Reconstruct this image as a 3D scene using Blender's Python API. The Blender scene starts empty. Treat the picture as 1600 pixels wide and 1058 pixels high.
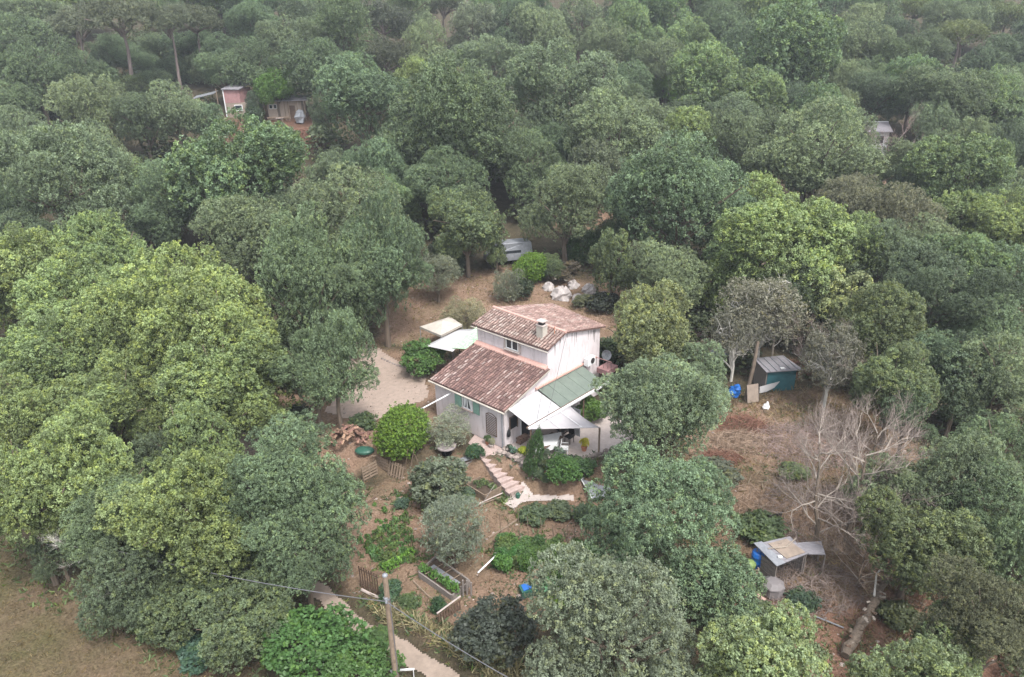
import bpy, math, random
import numpy as np
from mathutils import Vector, Matrix
S=bpy.context.scene; C=S.collection
R=math.radians
# ---------------------------------------------------------------- camera, sky, sun, exposure
cam=bpy.data.cameras.new('camera'); co=bpy.data.objects.new('camera',cam); C.objects.link(co)
cam.sensor_width=36; cam.lens=36*1101/1600; cam.clip_end=900; cam.clip_start=.2
co.matrix_world=Matrix.Translation((0,0,23))@Matrix.Rotation(R(90-23.13),4,'X')@Matrix.Rotation(R(-1.36),4,'Z')
S.camera=co
S.render.engine='CYCLES'
S.view_settings.view_transform='Standard'; S.view_settings.look='None'; S.view_settings.gamma=1; S.view_settings.use_curve_mapping=False
S.view_settings.exposure=EXPO=1.48
S.cycles.max_bounces=6; S.cycles.transparent_max_bounces=6; S.cycles.volume_bounces=0
SUN_EL,SUN_AZ=58,150       # azimuth clockwise from +Y (the view direction)
w=bpy.data.worlds.new('World'); S.world=w; w.use_nodes=True
nt=w.node_tree; bg=nt.nodes['Background']
sk=nt.nodes.new('ShaderNodeTexSky'); sk.sky_type='NISHITA'; sk.sun_disc=False
sk.sun_elevation=R(SUN_EL); sk.sun_rotation=R(SUN_AZ); sk.dust_density=3; sk.air_density=1.2
hs=nt.nodes.new('ShaderNodeHueSaturation'); hs.inputs['Saturation'].default_value=.36
nt.links.new(sk.outputs[0],hs.inputs['Color']); nt.links.new(hs.outputs[0],bg.inputs[0]); bg.inputs[1].default_value=.15
sd=bpy.data.lights.new('sun','SUN'); sd.energy=1.5; sd.angle=R(12); sd.color=(1,.97,.94)
so=bpy.data.objects.new('sun',sd); C.objects.link(so)
az=R(SUN_AZ); el=R(SUN_EL)
dirv=Vector((math.sin(az)*math.cos(el),math.cos(az)*math.cos(el),math.sin(el)))
so.rotation_euler=dirv.to_track_quat('Z','Y').to_euler()
# ---------------------------------------------------------------- frame of the house and the terrain
QX,QY,YAW=-.58,36.75,math.radians(43.4)
CY,SY=math.cos(YAW),math.sin(YAW)
def ab_of(x,y):
    dx,dy=x-QX,y-QY
    return -CY*dx+SY*dy, SY*dx+CY*dy
def W(a,b,z=0.0):
    return (QX-CY*a+SY*b, QY+SY*a+CY*b, z)
def sstep(e0,e1,v):
    t=min(1,max(0,(v-e0)/(e1-e0))); return t*t*(3-2*t)
def T(x,y):
    a,b=ab_of(x,y)
    s=b+.52*a+1.2
    z=-1.3*(1-sstep(-1.6,.1,s))
    far=max(0.0,y-50+max(0,-x)*.06)
    hl=12.0*(far/62.0)**1.22*(1.0-.10*max(-1,min(1,x/70.0)))
    z+=hl if hl<30 else 30+(hl-30)*.3
    n=.25*math.sin(x*.31+1)*math.cos(y*.27)+.12*math.sin(x*.9+y*.7)
    m=sstep(9,16,math.hypot(x+.5,y-38)) 
    return z+n*m*.6+sstep(60,140,y)*1.6*math.sin(x*.06+y*.035)

# ---------------------------------------------------------------- materials
def newmat(name):
    m=bpy.data.materials.new(name); m.use_nodes=True; n=m.node_tree
    return m,n,n.nodes,n.links,n.nodes['Principled BSDF']
def mat(name,col,rough=.75,var=.25,scale=6,col2=None,bump=.0,bscale=30,stretch=(1,1,1),metal=0,spec=.3,tone=False):
    m,n,N,L,b=newmat(name)
    tc=N.new('ShaderNodeTexCoord'); mp=N.new('ShaderNodeMapping'); mp.inputs['Scale'].default_value=stretch
    L.new(tc.outputs['Object'],mp.inputs[0])
    no=N.new('ShaderNodeTexNoise'); no.inputs['Scale'].default_value=scale; no.inputs['Detail'].default_value=6; no.inputs['Roughness'].default_value=.65
    L.new(mp.outputs[0],no.inputs[0])
    r=N.new('ShaderNodeValToRGB'); r.color_ramp.elements[0].position=.3; r.color_ramp.elements[1].position=.7
    c2=col2 or tuple(c*(1-var) for c in col)
    r.color_ramp.elements[0].color=(*c2,1); r.color_ramp.elements[1].color=(*(tuple(c*(1+var*.35) for c in col)),1)
    L.new(no.outputs['Fac'],r.inputs[0]); out=r.outputs[0]
    if tone:
        at=N.new('ShaderNodeAttribute'); at.attribute_name='tone'
        mx=N.new('ShaderNodeMix'); mx.data_type='RGBA'; mx.blend_type='MULTIPLY'; mx.inputs[0].default_value=1
        L.new(out,mx.inputs[6]); L.new(at.outputs['Color'],mx.inputs[7]); out=mx.outputs[2]
    L.new(out,b.inputs['Base Color']); b.inputs['Roughness'].default_value=rough
    b.inputs['Metallic'].default_value=metal; b.inputs['Specular IOR Level'].default_value=spec
    if bump:
        n2=N.new('ShaderNodeTexNoise'); n2.inputs['Scale'].default_value=bscale; n2.inputs['Detail'].default_value=5; L.new(mp.outputs[0],n2.inputs[0])
        bp=N.new('ShaderNodeBump'); bp.inputs['Strength'].default_value=bump; bp.inputs['Distance'].default_value=.03
        L.new(n2.outputs['Fac'],bp.inputs['Height']); L.new(bp.outputs[0],b.inputs['Normal'])
    return m
def leafmat(name,warm=(1.25,1.15,.72),rough=.5,trans=.28,spec=.35):
    m,n,N,L,b=newmat(name)
    oi=N.new('ShaderNodeObjectInfo'); at=N.new('ShaderNodeAttribute'); at.attribute_name='tone'
    sep=N.new('ShaderNodeSeparateColor'); L.new(at.outputs['Color'],sep.inputs[0])
    # brightness per tuft, warm young leaves per tuft
    m1=N.new('ShaderNodeMix'); m1.data_type='RGBA'; m1.blend_type='MULTIPLY'; m1.inputs[7].default_value=(*warm,1)
    L.new(oi.outputs['Color'],m1.inputs[6]); L.new(sep.outputs[1],m1.inputs[0])
    mm=N.new('ShaderNodeVectorMath'); mm.operation='SCALE'; L.new(m1.outputs[2],mm.inputs[0]); L.new(sep.outputs[0],mm.inputs['Scale'])
    L.new(mm.outputs[0],b.inputs['Base Color']); b.inputs['Roughness'].default_value=rough; b.inputs['Specular IOR Level'].default_value=spec
    tr=N.new('ShaderNodeBsdfTranslucent'); ms=N.new('ShaderNodeMixShader'); ms.inputs[0].default_value=trans
    m3=N.new('ShaderNodeMix'); m3.data_type='RGBA'; m3.blend_type='MULTIPLY'; m3.inputs[0].default_value=1; m3.inputs[7].default_value=(1.15,1.25,.7,1)
    L.new(mm.outputs[0],m3.inputs[6]); L.new(m3.outputs[2],tr.inputs[0])
    o=N['Material Output']; L.new(b.outputs[0],ms.inputs[1]); L.new(tr.outputs[0],ms.inputs[2]); L.new(ms.outputs[0],o.inputs[0])
    return m
M={}
M['leaf']=leafmat('leaf_soft'); M['leafh']=leafmat('leaf_leathery',warm=(1.25,1.18,.85),rough=.6,trans=.22,spec=.3)
M['needle']=leafmat('needles',warm=(1.2,1.1,.7),trans=.15,rough=.6)
M['bark']=mat('bark',(.16,.125,.095),.9,.5,9,bump=.6,stretch=(1,1,.25))
M['barkp']=mat('pine_bark',(.2,.16,.145),.9,.4,7,bump=.6,stretch=(1,1,.3))
M['dead']=mat('dead_wood',(.34,.29,.24),.85,.35,8,bump=.3)
M['deadp']=mat('bleached_wood',(.6,.57,.52),.85,.25,8)
M['deadg']=mat('grey_twigs',(.24,.19,.165),.9,.35,8)
def wallmat():
    m,n,N,L,b=newmat('pale_render')
    g=N.new('ShaderNodeTexCoord'); mp=N.new('ShaderNodeMapping'); mp.inputs['Scale'].default_value=(1.6,1.6,.35); L.new(g.outputs['Object'],mp.inputs[0])
    a=N.new('ShaderNodeTexNoise'); a.inputs['Scale'].default_value=2.2; a.inputs['Detail'].default_value=7; a.inputs['Roughness'].default_value=.7; L.new(mp.outputs[0],a.inputs[0])
    r=N.new('ShaderNodeValToRGB'); r.color_ramp.elements[0].position=.3; r.color_ramp.elements[1].position=.5
    r.color_ramp.elements[0].color=(.44,.39,.38,1); r.color_ramp.elements[1].color=(.62,.565,.575,1); L.new(a.outputs['Fac'],r.inputs[0])
    a2=N.new('ShaderNodeTexNoise'); a2.inputs['Scale'].default_value=1.3; a2.inputs['Detail'].default_value=5; L.new(g.outputs['Object'],a2.inputs[0])
    mx=N.new('ShaderNodeMix'); mx.data_type='RGBA'; mx.blend_type='MULTIPLY'; mx.inputs[0].default_value=.5
    L.new(r.outputs[0],mx.inputs[6])
    r2=N.new('ShaderNodeValToRGB'); r2.color_ramp.elements[0].color=(.78,.76,.74,1); r2.color_ramp.elements[1].color=(1,1,1,1); L.new(a2.outputs['Fac'],r2.inputs[0]); L.new(r2.outputs[0],mx.inputs[7])
    L.new(mx.outputs[2],b.inputs['Base Color']); b.inputs['Roughness'].default_value=.9
    bn=N.new('ShaderNodeTexNoise'); bn.inputs['Scale'].default_value=40; bp=N.new('ShaderNodeBump'); bp.inputs['Strength'].default_value=.25; bp.inputs['Distance'].default_value=.02
    L.new(g.outputs['Object'],bn.inputs[0]); L.new(bn.outputs['Fac'],bp.inputs['Height']); L.new(bp.outputs[0],b.inputs['Normal'])
    return m
M['wall']=wallmat()
M['streak']=mat('damp_streak',(.2,.18,.17),.9,.4,10)
M['tile']=mat('clay_tile',(.42,.42,.42),.85,.5,3,tone=True,bump=.3)
M['channel']=mat('tile_channel',(.12,.07,.06),.95,.3,6)
M['mortar']=mat('pink_mortar',(.52,.32,.27),.9,.2,8)
M['white']=mat('white_paint',(.66,.66,.66),.5,.12,4)
M['whitesheet']=mat('white_sheet',(.42,.41,.41),.45,.1,2.5,spec=.4)
M['cream']=mat('cream_canvas',(.42,.38,.33),.85,.2,2)
M['greensheet']=mat('green_sheet',(.13,.158,.132),.6,.2,2.5,spec=.4)
M['glass']=mat('dark_glass',(.03,.035,.04),.12,.2,3,spec=.6)
M['shutter']=mat('green_shutter',(.2,.33,.27),.6,.12,5)
M['black']=mat('black_plastic',(.02,.02,.022),.5,.2,5)
M['iron']=mat('dark_iron',(.04,.035,.035),.6,.3,10)
M['metal']=mat('grey_metal',(.27,.28,.3),.45,.3,4,metal=.3)
M['roofmetal']=mat('grey_roof_sheet',(.22,.21,.225),.6,.4,3,stretch=(1,6,1))
M['greyp']=mat('grey_plastic',(.17,.155,.155),.6,.15,4)
M['wood']=mat('weathered_wood',(.22,.165,.12),.85,.4,5,bump=.3,stretch=(1,6,1))
M['woodg']=mat('grey_wood',(.24,.21,.19),.9,.35,5,bump=.4,stretch=(6,6,.6))
M['woodd']=mat('dark_wood',(.13,.085,.06),.85,.4,5)
M['logend']=mat('cut_wood',(.27,.18,.14),.9,.3,9,tone=True)
M['stone']=mat('limestone',(.29,.25,.23),.9,.35,4,bump=.6,bscale=12,tone=True)
M['rock']=mat('white_rock',(.4,.36,.34),.9,.5,2.5,bump=.8,bscale=8)
M['step']=mat('pink_paving',(.4,.31,.28),.85,.3,5,bump=.3)
M['pale']=mat('pale_paving',(.42,.36,.33),.85,.2,4,bump=.2)
M['blue']=mat('blue_plastic',(.015,.12,.42),.35,.2,3,spec=.5)
M['lime']=mat('lime_plastic',(.17,.24,.08),.5,.2,3)
M['teal']=mat('teal_paint',(.035,.12,.14),.6,.25,3)
M['gp']=mat('green_plastic',(.03,.1,.07),.45,.2,3)
M['brick']=mat('red_brick',(.36,.15,.11),.9,.25,6)
M['pinkb']=mat('pink_block',(.42,.28,.24),.9,.25,6)
M['terr']=mat('terracotta',(.45,.2,.12),.85,.25,6)
M['pinkwall']=mat('pink_wall',(.3,.17,.165),.9,.25,2)
M['tanw']=mat('tan_board',(.26,.21,.17),.9,.25,3)
M['soil']=mat('garden_soil',(.3,.2,.13),.95,.35,4,bump=.6)
M['dsoil']=mat('dark_soil',(.07,.05,.035),.95,.35,4,bump=.6)
M['wire']=mat('cable_black',(.1,.1,.1),.6,.1,3)
M['wirel']=mat('cable_grey',(.12,.12,.13),.6,.1,3)
def groundmat():
    m,n,N,L,b=newmat('ground')
    g=N.new('ShaderNodeNewGeometry'); at=N.new('ShaderNodeAttribute'); at.attribute_name='zone'
    sp=N.new('ShaderNodeSeparateColor'); L.new(at.outputs['Color'],sp.inputs[0])
    def noise(s,d=8,ro=.65):
        q=N.new('ShaderNodeTexNoise'); q.inputs['Scale'].default_value=s; q.inputs['Detail'].default_value=d; q.inputs['Roughness'].default_value=ro; L.new(g.outputs['Position'],q.inputs[0]); return q.outputs['Fac']
    def ramp(f,*st):
        r=N.new('ShaderNodeValToRGB'); e=r.color_ramp.elements
        while len(e)<len(st): e.new(.5)
        for k,(p,c) in enumerate(st): e[k].position=p; e[k].color=(*c,1)
        L.new(f,r.inputs[0]); return r.outputs[0]
    def mix(f,a,c,bl='MIX'):
        x=N.new('ShaderNodeMix'); x.data_type='RGBA'; x.blend_type=bl
        if isinstance(f,float): x.inputs[0].default_value=f
        else: L.new(f,x.inputs[0])
        L.new(a,x.inputs[6]); L.new(c,x.inputs[7]); return x.outputs[2]
    n1,n2,n3=noise(.35),noise(1.6,10,.75),noise(9,10,.75)
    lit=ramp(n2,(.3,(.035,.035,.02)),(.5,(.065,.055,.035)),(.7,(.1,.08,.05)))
    soil=ramp(n2,(.28,(.13,.075,.055)),(.5,(.225,.135,.1)),(.72,(.28,.195,.15)))
    sg=ramp(n1,(.42,(.115,.105,.06)),(.6,(.24,.175,.125)))
    soil2=mix(noise(.7,6),soil,sg)
    fld=ramp(n2,(.25,(.08,.055,.035)),(.5,(.135,.098,.065)),(.75,(.2,.15,.1)))
    fg=ramp(n3,(.3,(.06,.055,.025)),(.7,(.12,.105,.05)))
    k=ramp(noise(.22,7),(.42,(0,0,0)),(.62,(1,1,1)))
    fld2=mix(k,fld,fg)
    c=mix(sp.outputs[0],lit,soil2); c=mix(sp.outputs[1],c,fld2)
    red=ramp(n2,(.3,(.15,.06,.045)),(.7,(.27,.135,.1)))
    c=mix(sp.outputs[2],c,red)
    sp2=ramp(n3,(.38,(.5,.47,.45)),(.62,(1.2,1.2,1.18)))
    c=mix(.9,c,sp2,'MULTIPLY')
    L.new(c,b.inputs['Base Color']); b.inputs['Roughness'].default_value=.95; b.inputs['Specular IOR Level'].default_value=.15
    bp=N.new('ShaderNodeBump'); bp.inputs['Strength'].default_value=.8; bp.inputs['Distance'].default_value=.06
    L.new(n3,bp.inputs['Height']); L.new(bp.outputs[0],b.inputs['Normal'])
    return m
M['ground']=groundmat()
M['gravel']=mat('pink_gravel',(.33,.26,.215),.95,.22,3,bump=.7,bscale=60)
M['path']=mat('pale_dirt',(.285,.225,.18),.95,.25,2.5,bump=.6,bscale=25)
# ---------------------------------------------------------------- mesh helpers
class MB:
    def __init__(s): s.v=[]; s.f=[]; s.t=[]
    def add(s,vs,fs,tone=None):
        o=len(s.v); s.v+= [tuple(v) for v in vs]; s.f+=[tuple(i+o for i in f) for f in fs]; s.t+=[tone]*len(fs); return s
    def hexa(s,p,tone=None): # 8 points: bottom 0-3 ccw, top 4-7
        return s.add(p,[(3,2,1,0),(4,5,6,7),(0,1,5,4),(1,2,6,5),(2,3,7,6),(3,0,4,7)],tone)
    def box(s,c,d,rz=0,tilt=None,tone=None):
        x,y,z=d[0]/2,d[1]/2,d[2]/2
        p=[Vector(q) for q in((-x,-y,-z),(x,-y,-z),(x,y,-z),(-x,y,-z),(-x,-y,z),(x,-y,z),(x,y,z),(-x,y,z))]
        m=Matrix.Rotation(rz,3,'Z')
        if tilt: m=m@Matrix.Rotation(tilt[0],3,'X')@Matrix.Rotation(tilt[1],3,'Y')
        return s.hexa([m@q+Vector(c) for q in p],tone)
    def rock(s,c,r,rng,tone=None):
        vs=[];fs=[]
        n=7
        for k,zz in enumerate((-.7,0,.65)):
            for i in range(n):
                a=6.283*i/n+k*.4; rr=(.75,1,.62)[k]*rng.uniform(.8,1.15)
                vs.append((c[0]+r[0]*rr*math.cos(a),c[1]+r[1]*rr*math.sin(a),c[2]+r[2]*(zz+rng.uniform(-.12,.12))))
        vs.append((c[0],c[1],c[2]+r[2]*.9))
        for k in (0,1):
            for i in range(n):
                j=(i+1)%n; fs.append((k*n+i,k*n+j,k*n+n+j,k*n+n+i))
        for i in range(n): fs.append((2*n+i,2*n+(i+1)%n,3*n))
        return s.add(vs,fs,tone)
    def slab(s,pts,th,tone=None): # thick polygon, pts top surface
        n=len(pts); b=[(p[0],p[1],p[2]-th) for p in pts]
        return s.add(list(pts)+b,[tuple(range(n)),tuple(range(2*n-1,n-1,-1))]+[(i,i+n,(i+1)%n+n,(i+1)%n) for i in range(n)],tone)
    def tube(s,pts,rad,n=6,cap=True,tone=None):
        pts=[Vector(p) for p in pts]; m=len(pts)
        if not hasattr(rad,'__len__'): rad=[rad]*m
        vs=[];fs=[]
        for i,p in enumerate(pts):
            d=(pts[min(i+1,m-1)]-pts[max(i-1,0)])
            d=d.normalized() if d.length>1e-6 else Vector((0,0,1))
            u=d.cross(Vector((0,0,1)) if abs(d.z)<.9 else Vector((1,0,0))).normalized(); v=d.cross(u)
            for k in range(n):
                a=6.28318*k/n; vs.append(p+(u*math.cos(a)+v*math.sin(a))*rad[i])
        for i in range(m-1):
            for k in range(n):
                k2=(k+1)%n; fs.append((i*n+k,i*n+k2,i*n+n+k2,i*n+n+k))
        if cap: fs.append(tuple(range(n))[::-1]); fs.append(tuple((m-1)*n+k for k in range(n)))
        return s.add(vs,fs,tone)
    def lathe(s,prof,c=(0,0,0),n=16,tone=None,sx=1,sy=1):
        vs=[];fs=[]
        for r,z in prof:
            for k in range(n):
                a=6.28318*k/n; vs.append((c[0]+r*sx*math.cos(a),c[1]+r*sy*math.sin(a),c[2]+z))
        for i in range(len(prof)-1):
            for k in range(n):
                k2=(k+1)%n; fs.append((i*n+k,i*n+k2,i*n+n+k2,i*n+n+k))
        fs.append(tuple(range(n))[::-1]); fs.append(tuple((len(prof)-1)*n+k for k in range(n)))
        return s.add(vs,fs,tone)
    def mesh(s,name,mat):
        me=bpy.data.meshes.new(name); me.from_pydata(s.v,[],s.f); me.update()
        if mat: me.materials.append(mat)
        if any(t is not None for t in s.t):
            at=me.attributes.new('tone','FLOAT_COLOR','FACE'); arr=[]
            for t in s.t: arr+=list(t if t else (1,1,1))+[1]
            at.data.foreach_set('color',arr)
        return me
    def ob(s,name,mat,parent=None,loc=(0,0,0),rz=0,smooth=False):
        o=bpy.data.objects.new(name,s.mesh(name,M[mat] if isinstance(mat,str) else mat)); C.objects.link(o)
        o.location=loc; o.rotation_euler=(0,0,rz)
        if parent: o.parent=parent
        if smooth:
            o.data.polygons.foreach_set('use_smooth',[True]*len(o.data.polygons))
        return o
def tag(o,label=None,cat=None,group=None,kind=None):
    if label: o['label']=label
    if cat: o['category']=cat
    if group: o['group']=group
    if kind: o['kind']=kind
    return o
def thing(name,label,cat,loc=(0,0,0),rz=0,group=None):
    o=bpy.data.objects.new(name,None); C.objects.link(o); o.empty_display_size=.2
    o.location=loc; o.rotation_euler=(0,0,rz); return tag(o,label,cat,group)
def at(x,y,dz=0): return (x,y,T(x,y)+dz)
HY=-YAW
# ---------------------------------------------------------------- ground
def poly_sd(px,py,poly):
    # signed distance, positive inside
    inside=np.zeros(px.shape,bool); dmin=np.full(px.shape,1e9)
    n=len(poly)
    for i in range(n):
        x1,y1=poly[i]; x2,y2=poly[(i+1)%n]
        c=((y1>py)!=(y2>py))&(px<(x2-x1)*(py-y1)/(y2-y1+1e-12)+x1); inside^=c
        t=np.clip(((px-x1)*(x2-x1)+(py-y1)*(y2-y1))/((x2-x1)**2+(y2-y1)**2),0,1)
        dmin=np.minimum(dmin,np.hypot(px-x1-t*(x2-x1),py-y1-t*(y2-y1)))
    return np.where(inside,dmin,-dmin)
def axis(lo,hi,step,far_lo,far_hi,g=1.13):
    a=list(np.arange(lo,hi+1e-6,step)); s=step
    while a[-1]<far_hi: s=min(s*g,8); a.append(a[-1]+s)
    s=step
    while a[0]>far_lo: s=min(s*g,8); a.insert(0,a[0]-s)
    return np.array(a)
gx=axis(-34,36,.3,-330,330); gy=axis(15,66,.3,-60,440)
GX,GY=np.meshgrid(gx,gy)
Z=np.array([[T(float(x),float(y)) for x in gx] for y in gy])
rg=np.random.default_rng(3)
near=(GY<70)&(np.abs(GX)<37)
Z=Z+np.where(near,rg.normal(0,.012,Z.shape),0)
ny,nx=Z.shape
me=bpy.data.meshes.new('ground')
V=np.stack([GX.ravel(),GY.ravel(),Z.ravel()],1)
idx=np.arange(ny*nx).reshape(ny,nx)
F=np.stack([idx[:-1,:-1].ravel(),idx[:-1,1:].ravel(),idx[1:,1:].ravel(),idx[1:,:-1].ravel()],1)
def npmesh(me,V,F):
    me.vertices.add(len(V)); me.vertices.foreach_set('co',V.astype(np.float32).ravel())
    k=F.shape[1]
    me.loops.add(F.size); me.loops.foreach_set('vertex_index',F.astype(np.int32).ravel())
    me.polygons.add(len(F)); me.polygons.foreach_set('loop_start',np.arange(0,F.size,k,dtype=np.int32))
    me.update(calc_edges=True)
npmesh(me,V,F)
def wob(x,y): return .5*np.sin(x*1.7+y*.9)+.35*np.sin(y*2.3-x*1.1)+.25*np.sin(x*4.1+2*y)
def ss(a,b,v):
    t=np.clip((v-a)/(b-a),0,1); return t*t*(3-2*t)
GARDEN=[(-11,31),(-8.2,35.6),(-5,36.6),(0,36),(5,34.5),(8,32),(6,26),(2,24),(-1,23.5),(-3,23.3),(-7.6,26),(-10.5,28.5)]
CLEAR=[(8,34),(12,41),(17,43),(22,44),(25,39),(24,33),(20,27),(18,22),(13,19),(9,22),(8.5,28)]
BACK=[(-12,52),(-9,64),(-2,66),(4,64),(10,63),(12,56),(6,50),(0,50),(-6,52)]
YARD=[(-20,38),(-19,43),(-12,53),(-4,50),(2,50),(-3,38),(-8,36),(-13,37)]
FIELD=[(-60,47),(-27.5,30.5),(-19,25.5),(-13,22.6),(-9.5,20),(-6,12),(-6,-60),(-90,-60),(-90,47)]
RED=[(9,27.5),(9,23),(11,20),(15,18),(20,20),(22,24),(19,26.5),(17,25),(13,25.5),(11,27)]
FAR1=[(-44,106),(-30,112),(-24,104),(-27,96),(-34,99),(-42,101)]
sw=wob(GX,GY)*.6
soilw=np.zeros_like(GX)
for P_ in (GARDEN,CLEAR,BACK,YARD): soilw=np.maximum(soilw,ss(-.6,.9,poly_sd(GX,GY,P_)+sw))
for (x0,y0,r0) in ((20.3,64,3),(47,90,4),(36,89.5,4),(26,105,3.5),(-82,129,5),(8,78,4),(-16.8,40.5,3)):
    soilw=np.maximum(soilw,ss(1.3,.7,np.hypot(GX-x0,GY-y0)/r0))
fieldw=ss(-.8,1.2,poly_sd(GX,GY,FIELD)+sw)
redw=np.maximum(ss(-.5,.8,poly_sd(GX,GY,RED)+sw)*.8, ss(-1,2,poly_sd(GX,GY,FAR1)+sw)*.8)
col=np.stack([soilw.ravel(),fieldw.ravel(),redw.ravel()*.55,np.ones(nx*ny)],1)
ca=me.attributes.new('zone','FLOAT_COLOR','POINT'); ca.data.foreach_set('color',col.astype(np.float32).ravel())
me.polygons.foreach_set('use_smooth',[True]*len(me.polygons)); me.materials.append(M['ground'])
o=bpy.data.objects.new('ground',me); C.objects.link(o); tag(o,kind='structure')
def sheet(name,inside,x0,x1,y0,y1,step,m,dz=.03):
    xs=np.arange(x0,x1,step); ys=np.arange(y0,y1,step); vid={}; vs=[];fs=[]
    def g(i,j):
        if (i,j) not in vid:
            vid[(i,j)]=len(vs); x,y=float(xs[i]),float(ys[j]); vs.append((x,y,T(x,y)+dz))
        return vid[(i,j)]
    X,Y=np.meshgrid(xs,ys); I=inside(X+step/2,Y+step/2)
    for j in range(len(ys)-1):
        for i in range(len(xs)-1):
            if I[j,i]: fs.append((g(i,j),g(i+1,j),g(i+1,j+1),g(i,j+1)))
    b=MB(); b.add(vs,fs); o=b.ob(name,m,smooth=True); return tag(o,kind='structure')
def inpoly(P_,amp=.35): return lambda X,Y: poly_sd(X,Y,P_)+wob(X*1.6,Y*1.6)*amp>0
def inline(P_,wd,amp=.18):
    def f(X,Y):
        d=np.full(X.shape,1e9)
        for (x1,y1),(x2,y2) in zip(P_[:-1],P_[1:]):
            t=np.clip(((X-x1)*(x2-x1)+(Y-y1)*(y2-y1))/((x2-x1)**2+(y2-y1)**2),0,1); d=np.minimum(d,np.hypot(X-x1-t*(x2-x1),Y-y1-t*(y2-y1)))
        return d+wob(X*2,Y*2)*amp<wd
    return f
sheet('gravel_courtyard',inpoly([(-13,50.6),(-11.8,52.5),(-6.6,47.8),(-5.9,44.2),(-7.5,41.5),(-10,40.3),(-12.6,42)],.2),-15,-4,38,54,.2,'gravel')
sheet('dirt_path',inline([(-13.5,30),(-9.6,26.5),(-7.2,24.3),(-4.9,22.8),(-3.1,21.3),(-1.5,19.4),(1,16)],.42,.12),-15,3,14,32,.1,'path',.07)
sheet('pale_drive',inpoly([(-18.6,41),(-17.2,42.6),(-15.6,42.2),(-15.2,40.3),(-16.2,38.6),(-18,39)],.3),-20,-14,37,44,.18,'path')
sheet('garden_path',inpoly([(-.75,33.15),(-.1,32.55),(.35,33.1),(1.0,33.25),(3.3,33.15),(3.3,33.45),(1.0,33.75),(.75,34.2),(.45,34.5),(0,34.1)],.03),-1.5,4,32,35,.08,'pale',.05)
# ---------------------------------------------------------------- house
house=thing('house','pale rendered cottage with two stepped red tiled roofs','house',W(0,0,0),HY)
def h(a,b,z): return (-a,b,z)
U_=[(0,4.0),(6.2,4.0),(5.45,10.4),(0,9.45)]   # upper block footprint (a,b)
def prism(mb,fp,z0,zt):
    n=len(fp); mb.add([h(a,b,z0) for a,b in fp]+[h(fp[i][0],fp[i][1],zt[i]) for i in range(n)],[tuple(range(n))[::-1],tuple(range(n,2*n))]+[(i,(i+1)%n,(i+1)%n+n,i+n) for i in range(n)])
mb=MB(); prism(mb,[(0,0),(6.2,0),(6.2,4.0),(0,4.0)],-.6,[2.72,2.72,3.93,3.93]); mb.ob('lower_wall','wall',house)
mb=MB(); fp=[(0,4.003),(6.2,4.003),(6.1,5.75),(5.45,10.4),(0,9.45),(0,5.6)]; prism(mb,fp,-.6,[5.3,5.3,5.86,5.02,5.02,5.86]); mb.ob('upper_wall','wall',house)
rng=random.Random(11)
def tiles(name,Pf,ncol,nrow,rad,pal,parent,seed=1):
    rr=random.Random(seed); b=MB()
    for i in range(ncol):
        du=rr.uniform(-.05,.05)/ncol; cc=rr.choice(pal)
        for j in range(nrow):
            v0=j/nrow; v1=min(1,(j+1.22)/nrow); u=(i+.5)/ncol+du+rr.uniform(-.08,.08)/ncol
            p0=Vector(Pf(u,v0)); p1=Vector(Pf(u,v1)); ax=(Vector(Pf(min(1,u+.5/ncol),v0))-Vector(Pf(max(0,u-.5/ncol),v0))).normalized(); up=ax.cross((p1-p0).normalized())
            if up.z<0: up=-up
            c=rr.choice(pal) if rr.random()<.55 else cc; k=rr.uniform(.85,1.12); tone=tuple(min(1.6,q*k) for q in c)
            vs=[]
            for p,s,l in((p0,1.0,.045),(p1,.82,.012)):
                for a in (-90,-45,0,45,90):
                    A=R(a); vs.append(p+ax*math.sin(A)*rad*s+up*(math.cos(A)*rad*s*.85+l+rr.uniform(-.004,.004)))
            b.add(vs,[(k_,k_+1,k_+6,k_+5) for k_ in range(4)]+[(0,1,2,3,4)],tone)
    o=b.ob(name,'tile',parent); o['kind']='stuff'; return o
def bil(A,B,D,E): # A,B at eave; D,E at top
    A,B,D,E=map(Vector,(A,B,D,E))
    return lambda u,v:(A.lerp(B,u)).lerp(D.lerp(E,u),v)
PALD=[(.5,.3,.26),(.42,.26,.225),(.62,.4,.35),(.36,.22,.2),(.5,.33,.29),(.78,.6,.54),(.34,.21,.19)]
PALL=[(.72,.52,.45),(.66,.46,.39),(.84,.68,.59),(.6,.41,.35),(.76,.57,.49),(.5,.35,.3)]
PALB=[(.64,.42,.36),(.7,.47,.4),(.56,.37,.32),(.8,.6,.52),(.6,.38,.33)]
lo=bil(h(-.22,-.22,2.74),h(6.42,-.22,2.74),h(-.22,3.98,4.0),h(6.42,3.98,4.0))
tiles('lower_roof_tiles',lo,31,13,.072,PALD,house,1)
G0,I0=h(6.42,5.85,5.95),h(-.22,5.55,5.95)
uf=bil(h(-.22,3.78,5.33),h(6.5,3.78,5.33),I0,G0)
tiles('front_roof_tiles',uf,29,7,.075,PALL,house,2)
ub=bil(h(-.25,9.75,5.05),h(5.35,10.8,5.05),I0,G0)
tiles('rear_roof_tiles',ub,28,15,.075,PALB,house,3)
mb=MB()
for f_,d in ((lo,.05),(uf,.05),(ub,.05)):
    mb.slab([tuple(f_(0,0)),tuple(f_(1,0)),tuple(f_(1,1)),tuple(f_(0,1))],.06)
mb.ob('roof_deck','channel',house)
mb=MB(); a=Vector(I0);c_=Vector(G0); mb.tube([a+Vector((0,0,.05)),c_+Vector((0,0,.05))],.1,7)
mb.ob('ridge_tiles','mortar',house)
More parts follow.
